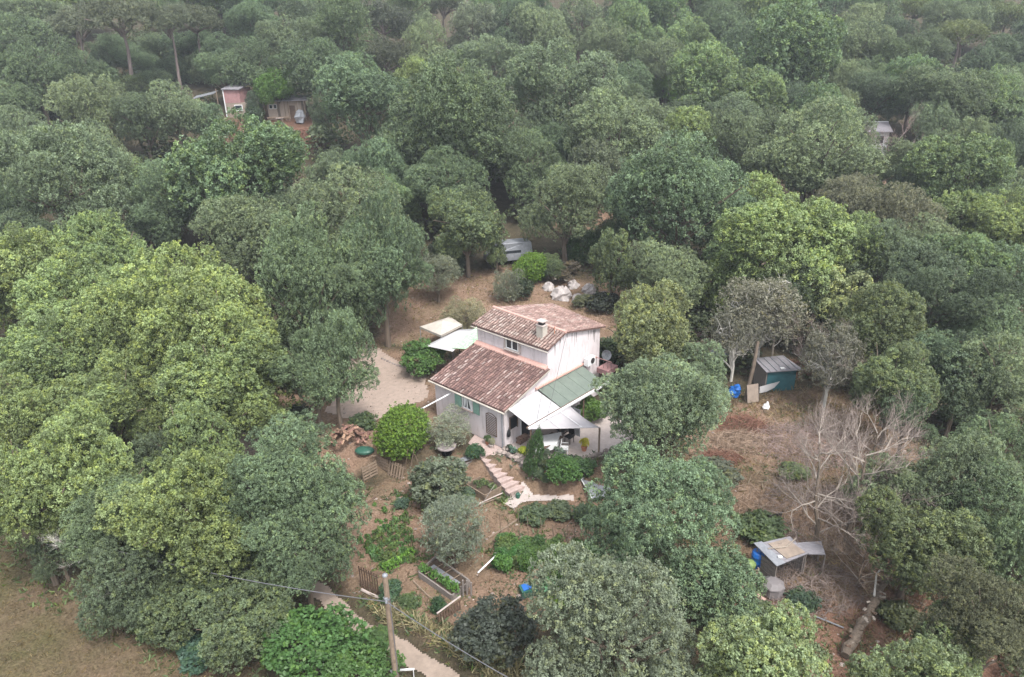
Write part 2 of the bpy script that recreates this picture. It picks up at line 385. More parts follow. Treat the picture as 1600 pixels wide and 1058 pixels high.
mb=MB()  # mortar flashing on top of the lower roof, along the upper wall
mb.hexa([h(-.05,3.72,3.95),h(6.3,3.72,3.95),h(6.3,3.99,3.95),h(-.05,3.99,3.95),h(-.05,3.76,4.04),h(6.3,3.76,4.04),h(6.3,3.99,4.2),h(-.05,3.99,4.2)])
mb.box(h(-.06,5.9,3.02),(.14,6.2,.1)); mb.ob('mortar_flashing','mortar',house)
mb=MB(); mb.tube([h(-.3,-.3,2.66),h(6.45,-.3,2.66)],.06,7)
mb.ob('gutter','cream',house)
mb=MB(); mb.tube([h(-.3,3.7,5.22),h(6.5,3.7,5.22)],.035,6); mb.ob('upper_eave_board','cream',house)
mb=MB(); mb.tube([h(.1,-.09,2.62),h(.1,-.09,0)],.045,7); mb.ob('downpipe','metal',house)
# rake boards
mb=MB(); mb.box(h(-.2,1.9,3.3),(.05,4.3,.12),0,(math.atan2(1.26,4.2),0)); mb.ob('rake_board','cream',house)
def window(par,a0,a1,z0,z1,b,nm='window'):
    t=.05; w_=a1-a0
    mb=MB(); y=b-.035
    for (c,d) in (((-(a0+a1)/2,y,z0+t/2),(w_,.07,t)),((-(a0+a1)/2,y,z1-t/2),(w_,.07,t)),((-a0-t/2,y,(z0+z1)/2),(t,.07,z1-z0-2*t)),((-a1+t/2,y,(z0+z1)/2),(t,.07,z1-z0-2*t)),((-(a0+a1)/2,y,(z0+z1)/2),(t*1.6,.075,z1-z0-2*t))): mb.box(c,d)
    fr=mb.ob(nm,'white',par)
    for s in(0,1):
        c0=a0+t+s*(w_/2-t*.2); mb=MB(); mb.box((-(c0+(w_/2-1.8*t)/2),b-.012,(z0+z1)/2),(w_/2-1.8*t,.02,z1-z0-2*t)); mb.ob('pane','glass',fr)
    for s in(0,1): # curtains
        pass
    return fr
wd=window(house,2.72,3.56,1.66,2.5,0)
mb=MB(); mb.add([(-3.2,-.028,2.42),(-3.48,-.028,2.42),(-3.44,-.028,1.74),(-3.36,-.028,1.74)],[(0,1,2,3)]); mb.add([(-2.8,-.028,2.42),(-3.08,-.028,2.42),(-2.88,-.028,1.74),(-2.8,-.028,1.74)],[(0,1,2,3)]); mb.ob('curtain','white',wd)
mb=MB(); mb.box(h(3.14,-.07,1.62),(1.0,.16,.07)); mb.ob('window_sill','step',house)
mb=MB(); mb.box(h(3.2,-.05,2.55),(1.15,.1,.09)); mb.ob('roller_box','woodd',house)
for a_,rz in ((3.95,.12),(2.32,-.12)):
    mb=MB(); mb.box((0,0,0),(.56,.04,.92))
    for k in range(9): mb.box((0,-.024,-.4+k*.1),(.48,.012,.05))
    mb.ob('shutter','shutter',house,h(a_,-.055,2.06),rz*.5)
wd=window(house,2.42,3.5,4.42,5.2,4.0)
mb=MB(); mb.box(h(2.95,3.9,4.36),(1.3,.2,.06)); mb.ob('window_sill','pale',house)
for (c,d) in ((h(3.6,3.975,4.8),(.16,.05,.95)),(h(2.32,3.975,4.8),(.16,.05,.95)),): mb=MB(); mb.box(c,d); mb.ob('window_jamb','pale',house)
# trellis
mb=MB(); tx0,tx1,tz0,tz1=.63,1.5,.62,1.95
mb.tube([h(tx0,-.05,tz0),h(tx0,-.05,tz1)],.022,5); mb.tube([h(tx1,-.05,tz0),h(tx1,-.05,tz1)],.022,5); mb.tube([h(tx0,-.05,tz0),h(tx1,-.05,tz0)],.022,5)
mb.tube([h(tx0+(tx1-tx0)*k/8,-.05,tz1+.16*math.sin(math.pi*k/8)) for k in range(9)],.022,5)
tre=mb.ob('trellis','woodd',house)
for k in range(11): 
    mb=MB(); z_=tz0+.1+k*.12; mb.box(h((tx0+tx1)/2,-.05,z_),(tx1-tx0,.02,.035),0,(0,.12)); mb.ob('slat','woodd',tre)
# side wall: door, lamp and dark window under the canopy
mb=MB(); mb.box((.03,1.9,1.05),(.05,.95,2.1)); dr=mb.ob('door','glass',house)
mb=MB()
for c,d in (((.06,1.38,1.05),(.06,.08,2.2)),((.06,2.42,1.05),(.06,.08,2.2)),((.06,1.9,2.14),(.06,1.1,.08))): mb.box(c,d)
mb.ob('door_frame','white',dr)
mb=MB(); mb.box((.03,.75,1.55),(.05,.6,.75)); sw_=mb.ob('side_window','glass',house)
mb=MB(); mb.box((.06,.42,1.55),(.05,.06,.85)); mb.box((.06,1.08,1.55),(.05,.06,.85)); mb.box((.06,.75,2.0),(.05,.72,.06)); mb.ob('window_frame','woodd',sw_)
# damp streaks under the side eave
rs=random.Random(4)
mb=MB()
for k in range(15):
    y=rs.uniform(4.4,9.3); zt=5.34+(y-4)*.35 if y<5.6 else 5.86-(y-5.6)*.218
    l=rs.uniform(.25,1.0) if rs.random()<.6 else rs.uniform(.1,.35); ww=rs.uniform(.02,.07)
    mb.add([(.004,y-ww,zt-.1),(.004,y+ww,zt-.1),(.004,y+ww*.25,zt-.1-l),(.004,y-ww*.25,zt-.1-l)],[(0,1,2,3)])
o=mb.ob('damp_stains','streak',house); o['kind']='stuff'
# chimney
mb=MB(); mb.box((-1.05,4.7,5.9),(.52,.46,1.0)); ch=mb.ob('chimney','cream',house)
mb=MB(); mb.box((-1.05,4.7,6.42),(.6,.54,.06)); mb.box((-1.05,4.7,6.7),(.6,.52,.05)); mb.ob('chimney_cap','pale',ch)
mb=MB(); mb.box((-1.05,4.7,6.56),(.34,.3,.22)); mb.ob('flue','iron',ch)
mb=MB(); mb.tube([(-.35,5.1,5.8),(-.35,5.1,6.35),(-.25,5.1,6.4)],.025,6); mb.ob('vent_pipe','terr',house)
mb=MB(); mb.lathe([(.0,-.05),(.18,-.03),(.3,.03),(.36,.1),(.34,.1),(.2,.0)],(0,0,0),14); d_=thing('satellite_dish','pale grey satellite dish fixed near the far right corner of the house','satellite dish',W(-.25,9.9,2.9),HY)
o=mb.ob('dish','metal',d_); o.rotation_euler=(R(65),0,R(60)); mb=MB(); mb.tube([(0,0,0),(-.25,-.1,-.15)],.02,5); mb.tube([(0,0,0),(.25,-.2,.1)],.012,5); mb.ob('arm','metal',d_)
ac=thing('air_conditioner','white outdoor cooling unit on the lean-to beside the side wall','air conditioner',W(-.35,7.9,2.95),HY)
mb=MB(); mb.box((0,0,.28),(.34,.8,.52)); mb.ob('casing','white',ac); mb=MB(); mb.lathe([(.2,0),(.2,.02),(.05,.03)],(0,0,0),14); o=mb.ob('fan_grille','iron',ac,(.18,.1,.3)); o.rotation_euler=(0,R(90),0)
rl=thing('terrace_railing','low reddish terrace with metal railing beside the dish','railing',W(-.9,9.2,1.9),HY)
mb=MB(); mb.box((-.1,.1,.35),(.9,1.2,.35)); mb.ob('parapet','pinkwall',rl)
for k in range(5):
    mb=MB(); mb.tube([(-.5+k*.3,-.62,.75),(-.5+k*.3,-.62,1.35)],.014,4); mb.ob('baluster','iron',rl)
mb=MB(); mb.tube([(-.55,-.62,1.35),(.75,-.62,1.35)],.025,5); mb.ob('handrail','pinkwall',rl)
# white rod (folded awning arm) sticking out of the front eave
mb=MB(); p0=Vector(W(4.6,-.05,2.3)); p1=Vector((-6.05,37.9,2.05)); mb.tube([p0,p1],[.045,.035],7); mb.ob('awning_rod','white'); tag(bpy.data.objects['awning_rod'],'long white pole sticking out from the front eave towards the clipped bay','pole')
# ---------------------------------------------------------------- terrace
DK=[(0,-.35),(-2.0,-.3),(-3.2,.75),(-4.3,2.3),(-5.0,4.2),(-5.0,8.5),(0,8.5)]
mb=MB(); mb.slab([W(a,b,.05) for a,b in DK],1.9); o=mb.ob('terrace','pale'); tag(o,kind='structure')
mb=MB(); mb.slab([W(a,b,.02) for a,b in [(2.6,-.05),(.02,-.05),(.02,-.95),(.9,-1.25),(2.2,-1.0)]],.4); tag(mb.ob('patio','step'),kind='structure')
sw2=thing('retaining_wall','rough dry stone wall holding up the terrace beside the steps','stone wall',W(0,-.4,-1.3))
b0=Vector(W(0,-.4,-1.3)); rs=random.Random(8)
line=[(.1,-.55),(-2.1,-.45),(-3.3,.62),(-4.4,2.2),(-5.12,4.2),(-5.15,6.5)]
mbs=MB(); nbig=0
for (a1,b1),(a2,b2) in zip(line[:-1],line[1:]):
    A=Vector(W(a1,b1));B=Vector(W(a2,b2)); L_=(B-A).length; d=(B-A).normalized()
    s=0
    while s<L_:
        wdt=rs.uniform(.16,.34)
        z=T(*(A+d*s)[:2])-.1
        while z<.16:
            hh=rs.uniform(.12,.22); p=A+d*(s+rs.uniform(0,.08)); k=rs.uniform(.6,1.2)
            mbs.rock((p.x-b0.x+rs.uniform(-.05,.05),p.y-b0.y+rs.uniform(-.05,.05),z+hh/2-b0.z),(wdt*.62,wdt*.5,hh*.68),rs,(k,k*.96,k*.93)); z+=hh*.92
        s+=wdt*.85
o=mbs.ob('wall_stones','stone',sw2); o['kind']='stuff'
st=thing('garden_steps','flight of pinkish stone steps from the patio down to the garden path','steps',W(.2,-.9,-1.3))
s0=Vector((-1.7,36.45)); s1=Vector((.12,33.95)); nS=8; dn=(s1-s0).normalized(); nrm=Vector((-dn.y,dn.x))
for k in range(nS):
    p=s0.lerp(s1,(k+.5)/nS); z=.06-1.2*(k+.3)/nS
    mb=MB(); an=math.atan2(nrm.y,nrm.x); mb.box((0,0,-.2),(1.2,.38,.38),an+rs.uniform(-.03,.03)); mb.box((0,0,.02),(1.26,.38,.06),an+rs.uniform(-.04,.04))
    mb.ob('step','step',st,(p.x-st.location.x,p.y-st.location.y,z-st.location.z))
mbs=MB(); A=Vector((-1.0,36.35)); B=Vector((.95,34.35))
for k in range(150):
    t=rs.random(); p=A.lerp(B,t)+Vector((rs.uniform(.1,.75),rs.uniform(.1,.5)))*(1-.3*t); z=T(p.x,p.y)+rs.uniform(-.1,.3)*(1-t); q=rs.uniform(.07,.17); k_=rs.uniform(.6,1.2); mbs.rock((p.x-b0.x,p.y-b0.y,z-b0.z),(q*1.2,q,q*.8),rs,(k_,k_*.97,k_*.93))
o=mbs.ob('rockery_stones','stone',sw2); o['kind']='stuff'
# ---------------------------------------------------------------- canopies on the terrace
cn=thing('white_lean_to','lean-to roof of white sheets beside the house gable','canopy',W(0,1.6,.05),HY)
for k in range(3):
    y0=.15+k*.95-1.6; y1=y0+.93
    mb=MB(); mb.slab([(.05,y0,2.78),(2.0,y0,2.2),(2.0,y1,2.2),(.05,y1,2.78)],.03); mb.ob('sheet','whitesheet',cn)
for y in (-1.4,1.3): mb=MB(); mb.tube([(1.95,y,0),(1.95,y,2.15)],.05,6); mb.ob('post','woodd',cn)
gn=thing('green_lean_to','lean-to roof of dull green sheets behind the white ones','canopy',W(0,5.2,.05),HY)
for k in range(5):
    y0=3.05-5.2+k*.89; y1=y0+.87
    mb=MB(); mb.slab([(.05,y0,2.86),(2.0,y0,2.2),(2.0,y1,2.2),(.05,y1,2.86)],.03); mb.ob('sheet','greensheet',gn)
for y in (0,2.1): mb=MB(); mb.tube([(1.95,y,0),(1.95,y,2.15)],.05,6); mb.ob('post','woodd',gn)
bm_=thing('awning_beam','long white awning cassette along the lean-to edge','awning',W(-2.05,3.2,2.2),HY)
mb=MB(); mb.box((0.05,.6,.1),(.13,7.9,.12)); mb.ob('cassette','white',bm_)
mb=MB(); mb.box((-.1,.6,.07),(.12,7.9,.09)); mb.ob('shadow_strip','woodd',bm_)  # dark brown strip paints the shadow edge along the cassette
# fabric
mb=MB(); A=Vector((.12,-3.3,.08));Bq=Vector((.12,.35,.08));Cq=Vector((2.65,0.0,-.32)); 
n=10; vs=[];fs=[]
for i in range(n+1):
    for j in range(n+1):
        p=A.lerp(Bq,i/n); q=A.lerp(Cq,i/n); r_=p.lerp(q,j/n); r_.z-=.12*math.sin(math.pi*j/n)*(i/n); vs.append(r_)
for i in range(n):
    for j in range(n): fs.append((i*(n+1)+j,i*(n+1)+j+1,(i+1)*(n+1)+j+1,(i+1)*(n+1)+j))
mb.add(vs,fs); o=mb.ob('fabric',mat('sail_cloth',(.36,.34,.345),.8,.08,2),bm_,smooth=True); o.modifiers.new('t','SOLIDIFY').thickness=.012
mb=MB()
for u in (.42,.74):
    mb.tube([A.lerp(Bq,u)+Vector((0,0,.03)),A.lerp(Cq,u)+Vector((0,0,.03))],.02,5)
mb.ob('ribs','white',bm_)
mb=MB(); mb.tube([(2.6,.02,-.35),(2.6,.02,-2.1)],.06,6); mb.ob('post','wood',bm_)
mb=MB(); mb.tube([(.1,-3.25,.05),(.1,-3.25,-2.1)],.05,6); mb.ob('post','woodd',bm_)
# terrace furniture
def chair(name,label,cat,loc,rz,m,group=None):
    t=thing(name,label,cat,loc,rz,group)
    b=MB(); b.box((0,0,.42),(.46,.44,.04)); b.ob('seat',m,t)
    b=MB(); b.box((0,.22,.68),(.44,.04,.5),0,(.15,0)); b.ob('backrest',m,t)
    for x in(-.2,.2):
        for y in(-.19,.19): b=MB(); b.tube([(x,y,0),(x*.95,y*.95,.42)],.022,5); b.ob('leg',m,t)
    for x in(-.24,.24): b=MB(); b.box((x,0,.62),(.04,.42,.03)); b.ob('armrest',m,t)
    return t
tb=thing('dining_table','terrace table covered with a white cloth under the awning','table',W(-2.15,1.55,.05),HY)
mb=MB(); mb.box((0,0,.72),(.9,1.7,.04)); mb.ob('tabletop','woodd',tb)
for x in(-.38,.38):
    for y in(-.75,.75): mb=MB(); mb.tube([(x,y,0),(x,y,.7)],.03,5); mb.ob('leg','woodd',tb)
tc=thing('tablecloth','white cloth hanging over the terrace table','tablecloth',W(-2.15,1.55,.05),HY)
mb=MB(); mb.lathe([(1.14,.4),(1.12,.5),(1.08,.765),(1.0,.778),(.01,.78)],(0,0,0),4); o=mb.ob('cloth','white',tc); o.rotation_euler=(0,0,R(45)); o.scale=(.76,.76,1)
o.scale=(.6,1.1,1); o.rotation_euler=(0,0,0); 
tc2=chair('garden_chair','white plastic chair at the front of the terrace table','chair',W(-3.1,1.9,.05),HY+2.2,'white')
chair('garden_chair','dark chair between the table and the house side','chair',W(-1.35,1.7,.05),HY+1.5,'iron')
chair('garden_chair','dark chair at the right end of the terrace table','chair',W(-2.5,3.1,.05),HY,'black')
bq=thing('barbecue','black covered barbecue standing at the back of the canopy','barbecue',W(-1.6,3.6,.05),HY)
mb=MB(); mb.lathe([(.3,.35),(.42,.55),(.45,.8),(.4,1.0),(.2,1.15),(.02,1.2)],(0,0,0),12,sx=1.0,sy=1.4); mb.ob('cover','black',bq,smooth=True)
mb=MB(); 
for x,y in((-.25,-.3),(.25,-.3),(0,.35)): mb.tube([(x,y,0),(x*.7,y*.7,.4)],.02,5)
mb.ob('legs','iron',bq)
gc=thing('grey_curtain','grey striped curtain hanging at the back of the terrace','curtain',W(-2.05,3.95,.05),HY)
mb=MB(); pts=[(k*.07,.05*(k%2),0) for k in range(18)]
vs=[(x-.6,y,1.95) for x,y,z in pts]+[(x-.6,y,.05) for x,y,z in pts]; mb.add(vs,[(i,i+1,i+19,i+18) for i in range(17)]); mb.ob('cloth_folds','metal',gc)
bg_=thing('hanging_bag','black bag hanging on the house side wall by the corner','bag',W(-.12,.25,1.05),HY)
mb=MB(); mb.lathe([(.06,-.25),(.13,-.2),(.15,0),(.1,.2),(.03,.28)],(0,0,0),10,sx=.6); mb.ob('sack','black',bg_,smooth=True); mb=MB(); mb.tube([(0,-.05,.25),(0,0,.42),(0,.05,.25)],.012,4); mb.ob('strap','black',bg_)
wr=thing('firewood_rack','stack of wood logs against the side wall behind the cypress','wood stack',W(-.25,1.35-.1,.05),HY)
for k in range(18):
    mb=MB(); mb.tube([(-.12,-.35+.14*(k%6)+.05*(k//6%2),.1+.13*(k//6)),(.22,-.35+.14*(k%6)+.05*(k//6%2),.1+.13*(k//6))],.065,7,tone=(rs.uniform(.5,1),)*3); mb.ob('log','logend',wr)
# ---------------------------------------------------------------- pole and cables
pl=thing('utility_pole','weathered wooden utility pole beside the dirt path at the bottom','utility pole',(-4.95,20.6,T(-4.95,20.6)-.2))
pz=4.75-pl.location.z
mb=MB(); mb.tube([(0,0,0),(.01,0,pz*.5),(.03,.02,pz)],[.135,.12,.1],12); mb.ob('shaft','wood',pl,smooth=False)
mb=MB(); mb.lathe([(.11,0),(.1,.05),(.02,.1)],(.03,.02,pz),10); mb.ob('cap','metal',pl)
mb=MB(); mb.box((.02,-.12,pz-1.05),(.1,.12,.22)); mb.tube([(.02,-.14,pz-1.0),(.02,-.3,pz-1.05)],.025,6); mb.lathe([(.13,0),(.13,.06)],(.01,0,pz-1.08),12); mb.ob('bracket','metal',pl)
mb=MB(); mb.tube([(.1,-.08,.3),(.12,-.06,pz-1.0)],.018,5); mb.ob('conduit','wirel',pl)
def cable(name,label,p0,p1,sag,r,m,n=24):
    mb=MB(); p0,p1=Vector(p0),Vector(p1); pts=[]
    for k in range(n+1):
        t=k/n; p=p0.lerp(p1,t); p.z-=sag*4*t*(1-t); pts.append(p-p0)
    mb.tube(pts,r,5); return tag(mb.ob(name,m,None,tuple(p0)),label,'cable')
pt=(-4.93,20.4,3.72)
cable('overhead_cable','dark overhead cable from the wooden pole to the left hedge',pt,(-17.2,24.6,2.9),.25,.016,'wirel')
cable('overhead_cable','dark overhead cable from the wooden pole down to the right',pt,(3.2,14.2,4.1),.3,.016,'wirel')
cable('service_cable','thin cable running from the gable eave down over the green sheets',W(-.05,5.7,5.45),W(-2.3,1.2,2.4),.05,.012,'wire')
cable('service_cable','thin cable over the white lean-to sheets towards the beam',W(-.1,3.5,3.1),W(-2.1,.5,2.35),.04,.01,'wire')

# ---------------------------------------------------------------- canopies behind the house
ca_=thing('cream_gazebo','cream canvas gazebo roof left of the upper house','gazebo',(-5.4,51.4,T(-5.4,51.4)))
P4=[(-7.2,51.3,2.3),(-5.4,49.4,2.3),(-3.9,51.4,2.35),(-5.0,53.3,2.3)]
ap=Vector((-5.4,51.4,2.75)); o_=Vector(ca_.location); mb=MB()
vs=[Vector(p)-o_ for p in P4]+[ap-o_]; mb.add(vs,[(0,1,4),(1,2,4),(2,3,4),(3,0,4)]); q=mb.ob('canopy','cream',ca_); q.modifiers.new('t','SOLIDIFY').thickness=.02
mb=MB()
for i in range(4):
    a,b=Vector(P4[i])-o_,Vector(P4[(i+1)%4])-o_; mb.add([a,b,b-Vector((0,0,.18)),a-Vector((0,0,.18))],[(0,1,2,3)])
mb.ob('valance','cream',ca_)
for p in P4: mb=MB(); mb.tube([(p[0]-o_.x,p[1]-o_.y,0),(p[0]-o_.x,p[1]-o_.y,p[2]-o_.z)],.03,6); mb.ob('post','metal',ca_)
cb=thing('white_canopy','flat white canopy over the gravel yard behind the lower roof','canopy',(-4.6,48,0))
PW=[(-6.4,47.6,2.25),(-4.3,46.3,2.3),(-2.5,50.2,2.45),(-4.1,50.2,2.4)]
o_=Vector(cb.location); n=8; vs=[];fs=[]
for i in range(n+1):
    for j in range(n+1):
        u,v=i/n,j/n; p=(Vector(PW[0])*(1-u)+Vector(PW[1])*u)*(1-v)+(Vector(PW[3])*(1-u)+Vector(PW[2])*u)*v; p.z-=.12*math.sin(math.pi*u)*math.sin(math.pi*v); vs.append(p-o_)
fs=[(i*(n+1)+j,i*(n+1)+j+1,(i+1)*(n+1)+j+1,(i+1)*(n+1)+j) for i in range(n) for j in range(n)]
mb=MB(); mb.add(vs,fs); q=mb.ob('sheet','whitesheet',cb,smooth=True); q.modifiers.new('t','SOLIDIFY').thickness=.015
for p in PW: mb=MB(); mb.tube([(p[0]-o_.x,p[1]-o_.y,-.05),(p[0]-o_.x,p[1]-o_.y,p[2])],.035,6); mb.ob('post','iron',cb)
cc=thing('green_print_sheet','pale sheet with green leaf print stretched next to the white canopy','sheet',(-3.2,48.3,0)); mb=MB()
mpr=mat('leaf_print',(.55,.62,.5),.7,.1,7,col2=(.14,.36,.17))
mb.slab([(p[0]+3.2,p[1]-48.3,p[2]) for p in((-4.35,46.7,2.42),(-3.0,46.4,2.42),(-1.9,49.9,2.55),(-2.7,50.4,2.55))],.02); mb.ob('printed_cloth',mpr,cc)
for x,y in((-1.1+.0,-1.4),(.9,1.4)): mb=MB(); mb.tube([(x,y,0),(x,y,2.4)],.03,6); mb.ob('post','iron',cc)
# border stones of the gravel yard
ks=thing('yard_edging','row of stones edging the gravel yard','edging',at(-6.5,49.5)); rs=random.Random(3)
for k in range(22):
    t=k/21; x=-10.2+t*4.9; y=50.2-t*2.6-.5*math.sin(t*3); mb=MB(); mb.rock((0,0,0),(rs.uniform(.1,.16),rs.uniform(.08,.13),.1),rs,(rs.uniform(.6,1.1),)*3); mb.ob('stone','stone',ks,(x+6.5,y-49.5,T(x,y)-ks.location.z+.05))
# white rocks
for i,(x,y,r0,lab) in enumerate([(4.6,60.2,.95,'large pale limestone boulder behind the roof ridge'),(6.0,59.5,.6,'pointed pale boulder right of the large one behind the roof'),(7.2,61.2,.7,'rounded pinkish boulder at the right of the rock outcrop'),(5.8,62.2,.6,'boulder at the back of the outcrop behind the roof'),(3.5,61.8,.6,'small pale boulder at the left of the outcrop'),(8.3,59.8,.6,'low boulder at the right end of the outcrop')]):
    rr=random.Random(i+2); mb=MB(); 
    n=12; vs=[]
    for k in range(1,7):
        ph=math.pi*k/7*.62
        for q in range(n):
            a=6.283*q/n; f=r0*rr.uniform(.78,1.15); vs.append((f*math.sin(ph)*math.cos(a)*1.1,f*math.sin(ph)*math.sin(a),r0*1.35*math.cos(ph)*rr.uniform(.85,1.1)-.3*r0))
    fs=[tuple(range(n))]+[(k*n+q,k*n+(q+1)%n,(k+1)*n+(q+1)%n,(k+1)*n+q) for k in range(5) for q in range(n)]
    fs=[f[::-1] for f in fs]; mb.add(vs,fs); tag(mb.ob('boulder','rock',None,at(x,y)),lab,'boulder','rock outcrop behind the house')
# ---------------------------------------------------------------- garden left of the steps
rs=random.Random(14)
wp=thing('firewood_heap','heap of cut firewood logs beside the big clipped bay','firewood heap',at(-10.35,38.3))
for k in range(95):
    a=rs.uniform(0,6.28); q=math.sqrt(rs.random()); x,y=1.25*q*math.cos(a),.95*q*math.sin(a); zt=.95*(1-q*q)*rs.uniform(.6,1)+.08
    d=Vector((rs.uniform(-1,1),rs.uniform(-1,1),rs.uniform(-.5,.5))).normalized()*rs.uniform(.16,.26); k_=rs.uniform(.45,1.25)
    mb=MB(); mb.tube([(-d.x,-d.y,-d.z),(d.x,d.y,d.z)],rs.uniform(.05,.1),6,tone=(k_,k_*rs.uniform(.8,1),k_*.85)); mb.ob('log','logend',wp,(x,y,zt))
gc_=thing('green_tarp_lid','dark green round cover lying beside the firewood heap','cover',at(-9.3,37.6)); mb=MB(); mb.lathe([(.6,0),(.62,.12),(.5,.22),(.1,.28)],(0,0,0),16,sx=1,sy=.7); mb.ob('cover','gp',gc_)
def pallet(name,label,cat,loc,rz,w_,h_,n,tilt=0,m='wood',group=None,vertical=False,th=.1):
    t=thing(name,label,cat,loc,rz,group); t.rotation_euler=(tilt,0,rz)
    if not vertical:
        for k in range(n): mb=MB(); mb.box((0,-th/2,h_*(k+.5)/n),(w_,.02,h_/n*.6)); mb.ob('slat',m,t)
        for x in(-w_/2+.05,0,w_/2-.05): mb=MB(); mb.box((x,0,h_/2),(.07,th-.03,h_)); mb.ob('bearer',m,t)
    else:
        for k in range(n): mb=MB(); mb.box((-w_/2+w_*(k+.5)/n,-th/2,h_/2),(w_/n*.5,.02,h_*rs.uniform(.94,1.03))); mb.ob('slat',m,t)
        for z in(.15*h_,.82*h_): mb=MB(); mb.box((0,.0,z),(w_,.03,.06)); mb.ob('rail',m,t)
    return t
pallet('pallet_panel','upright wooden pallet with wide slats left of the compost corner','pallet',at(-8.75,36.0),-.75+1.57,1.1,.95,5,-.1)
pallet('pallet_panel','wooden pallet with upright slats right of the compost corner','pallet',at(-7.25,35.9),-.6,1.3,.95,6,-.35,vertical=True)
cs=thing('compost_corner','rough board compost bin between two pallets','compost bin',at(-8.1,36.6))
for k in range(4): mb=MB(); mb.box((0,0,.15+k*.22),(1.1,.03,.17),-.7+.1*k*.2); mb.ob('board','wood',cs)
for k in range(3): mb=MB(); mb.box((-.1,.35,.9+.02*k),(1.2-.2*k,.08,.03),.3+.25*k); mb.ob('loose_plank','wood',cs)
for i,(x,y,dx,dy,l) in enumerate([(-6.7,36.3,.35,-.3,1.7),(-6.4,36.3,.4,.1,1.5),(-5.7,36.2,-.25,-.3,1.2)]):
    mb=MB(); mb.tube([(0,0,0),(dx,dy,l)],.03,5); tag(mb.ob('garden_stake','wood',None,at(x,y)),['leftmost leaning stake at the foot of the clipped bay','middle leaning stake at the foot of the clipped bay','short right hand stake at the foot of the clipped bay'][i],'stake')
bl=thing('blue_garden_cart','dull blue garden cart half hidden under the clipped bay','cart',at(-5.6,36.0),.4); mb=MB(); mb.slab([(-.35,-.25,.5),(.35,-.25,.5),(.35,.25,.5),(-.35,.25,.5)],.2); mb.ob('tray','teal',bl)
for x in(-.3,.3): mb=MB(); mb.lathe([(.14,-.03),(.14,.03)],(0,0,0),10); q=mb.ob('wheel','black',bl,(x,-.28,.16)); q.rotation_euler=(R(90),0,0)
mb=MB(); mb.tube([(.35,-.2,.5),(.8,-.15,.8),(.8,.15,.8),(.35,.2,.5)],.02,5); mb.ob('handle','metal',bl)
sl=thing('stone_table','grey round stone slab table left of the steps','stone table',at(-4.1,36.5)); mb=MB(); mb.lathe([(.55,0),(.6,.03),(.6,.09),(.55,.11)],(0,0,.5),18,tone=(.9,.9,.95)); mb.ob('slab','stone',sl); mb=MB(); mb.lathe([(.3,0),(.25,.5)],(0,0,0),10); mb.ob('pedestal','stone',sl)
cf=thing('white_bench','white topped bench below the stone table','bench',at(-3.15,35.75),.62); mb=MB(); mb.box((0,0,.5),(1.15,.4,.05)); mb.ob('top','metal',cf)
for z in(.12,.3): mb=MB(); mb.box((0,-.2,z),(1.2,.04,.1)); mb.ob('board','woodg',cf)
for x in(-.55,.55):
    for y in(-.2,.2): mb=MB(); mb.box((x,y,.24),(.06,.06,.47)); mb.ob('leg','woodg',cf)
bb=thing('black_sack','black plastic sack slumped behind the white hoop seat','sack',at(-3.45,35.2)); mb=MB(); mb.lathe([(.25,0),(.33,.15),(.3,.4),(.22,.6),(.08,.8),(.12,.98),(.03,1.0)],(0,0,0),11,sx=1,sy=.8); mb.ob('sack','black',bb,smooth=True); mb=MB(); mb.lathe([(.2,0),(.27,.15),(.18,.36),(.04,.42)],(.3,.1,0),9); mb.ob('small_sack','black',bb,smooth=True)
hc_=thing('hoop_chair','white garden chair with rounded hoop back beside the black sack','chair',at(-3.6,34.75),.3)
mb=MB(); mb.tube([(.24*math.cos(a),.16,.62+.3*math.sin(a)) for a in [math.pi*k/12-.25 for k in range(15)]],.03,6); mb.ob('hoop_back','white',hc_)
for k in range(3): mb=MB(); mb.tube([(-.12+.12*k,.16,.45),(-.12+.12*k,.16,.86)],.014,4); mb.ob('spindle','white',hc_)
mb=MB(); mb.lathe([(.22,0),(.24,.03),(.05,.04)],(0,0,.44),12); mb.ob('seat','white',hc_)
for a in(.8,2.4,3.9,5.5): mb=MB(); mb.tube([(.16*math.cos(a),.16*math.sin(a),.44),(.22*math.cos(a),.22*math.sin(a),0)],.018,5); mb.ob('leg','white',hc_)
def bed(name,label,P_,zt,m='wood',soil='dsoil',w_=.06,hgt=.28):
    cx=sum(p[0] for p in P_)/len(P_); cy=sum(p[1] for p in P_)/len(P_); t=thing(name,label,'raised bed',(cx,cy,zt-hgt))
    for i in range(len(P_)):
        a,b=Vector(P_[i]),Vector(P_[(i+1)%len(P_)]); c=(a+b)/2; mb=MB(); mb.box((0,0,hgt/2),((b-a).length+(.0 if i%2 else -.07),w_,hgt)); mb.ob('plank',m,t,(c.x-cx,c.y-cy,.005*(i%2)),math.atan2((b-a).y,(b-a).x))
    mb=MB(); mb.slab([(p[0]-cx,p[1]-cy,hgt*.75) for p in P_],.2); mb.ob('soil',soil,t); return t
bed('raised_bed','wooden framed herb bed beside the stone steps',[(-2.9,34.5),(-1.75,33.3),(-.6,34.35),(-1.85,35.35)],-.85,hgt=.5)
bk=thing('green_bucket','green bucket standing in front of the framed herb bed','bucket',at(-2.5,33.7)); mb=MB(); mb.lathe([(.14,0),(.2,.3),(.21,.3),(.17,.05)],(0,0,0),12); mb.ob('pail','gp',bk); mb=MB(); mb.tube([(.2*math.cos(a),0,.3+.12*math.sin(a)) for a in [math.pi*k/8 for k in range(9)]],.01,4); mb.ob('handle','iron',bk)
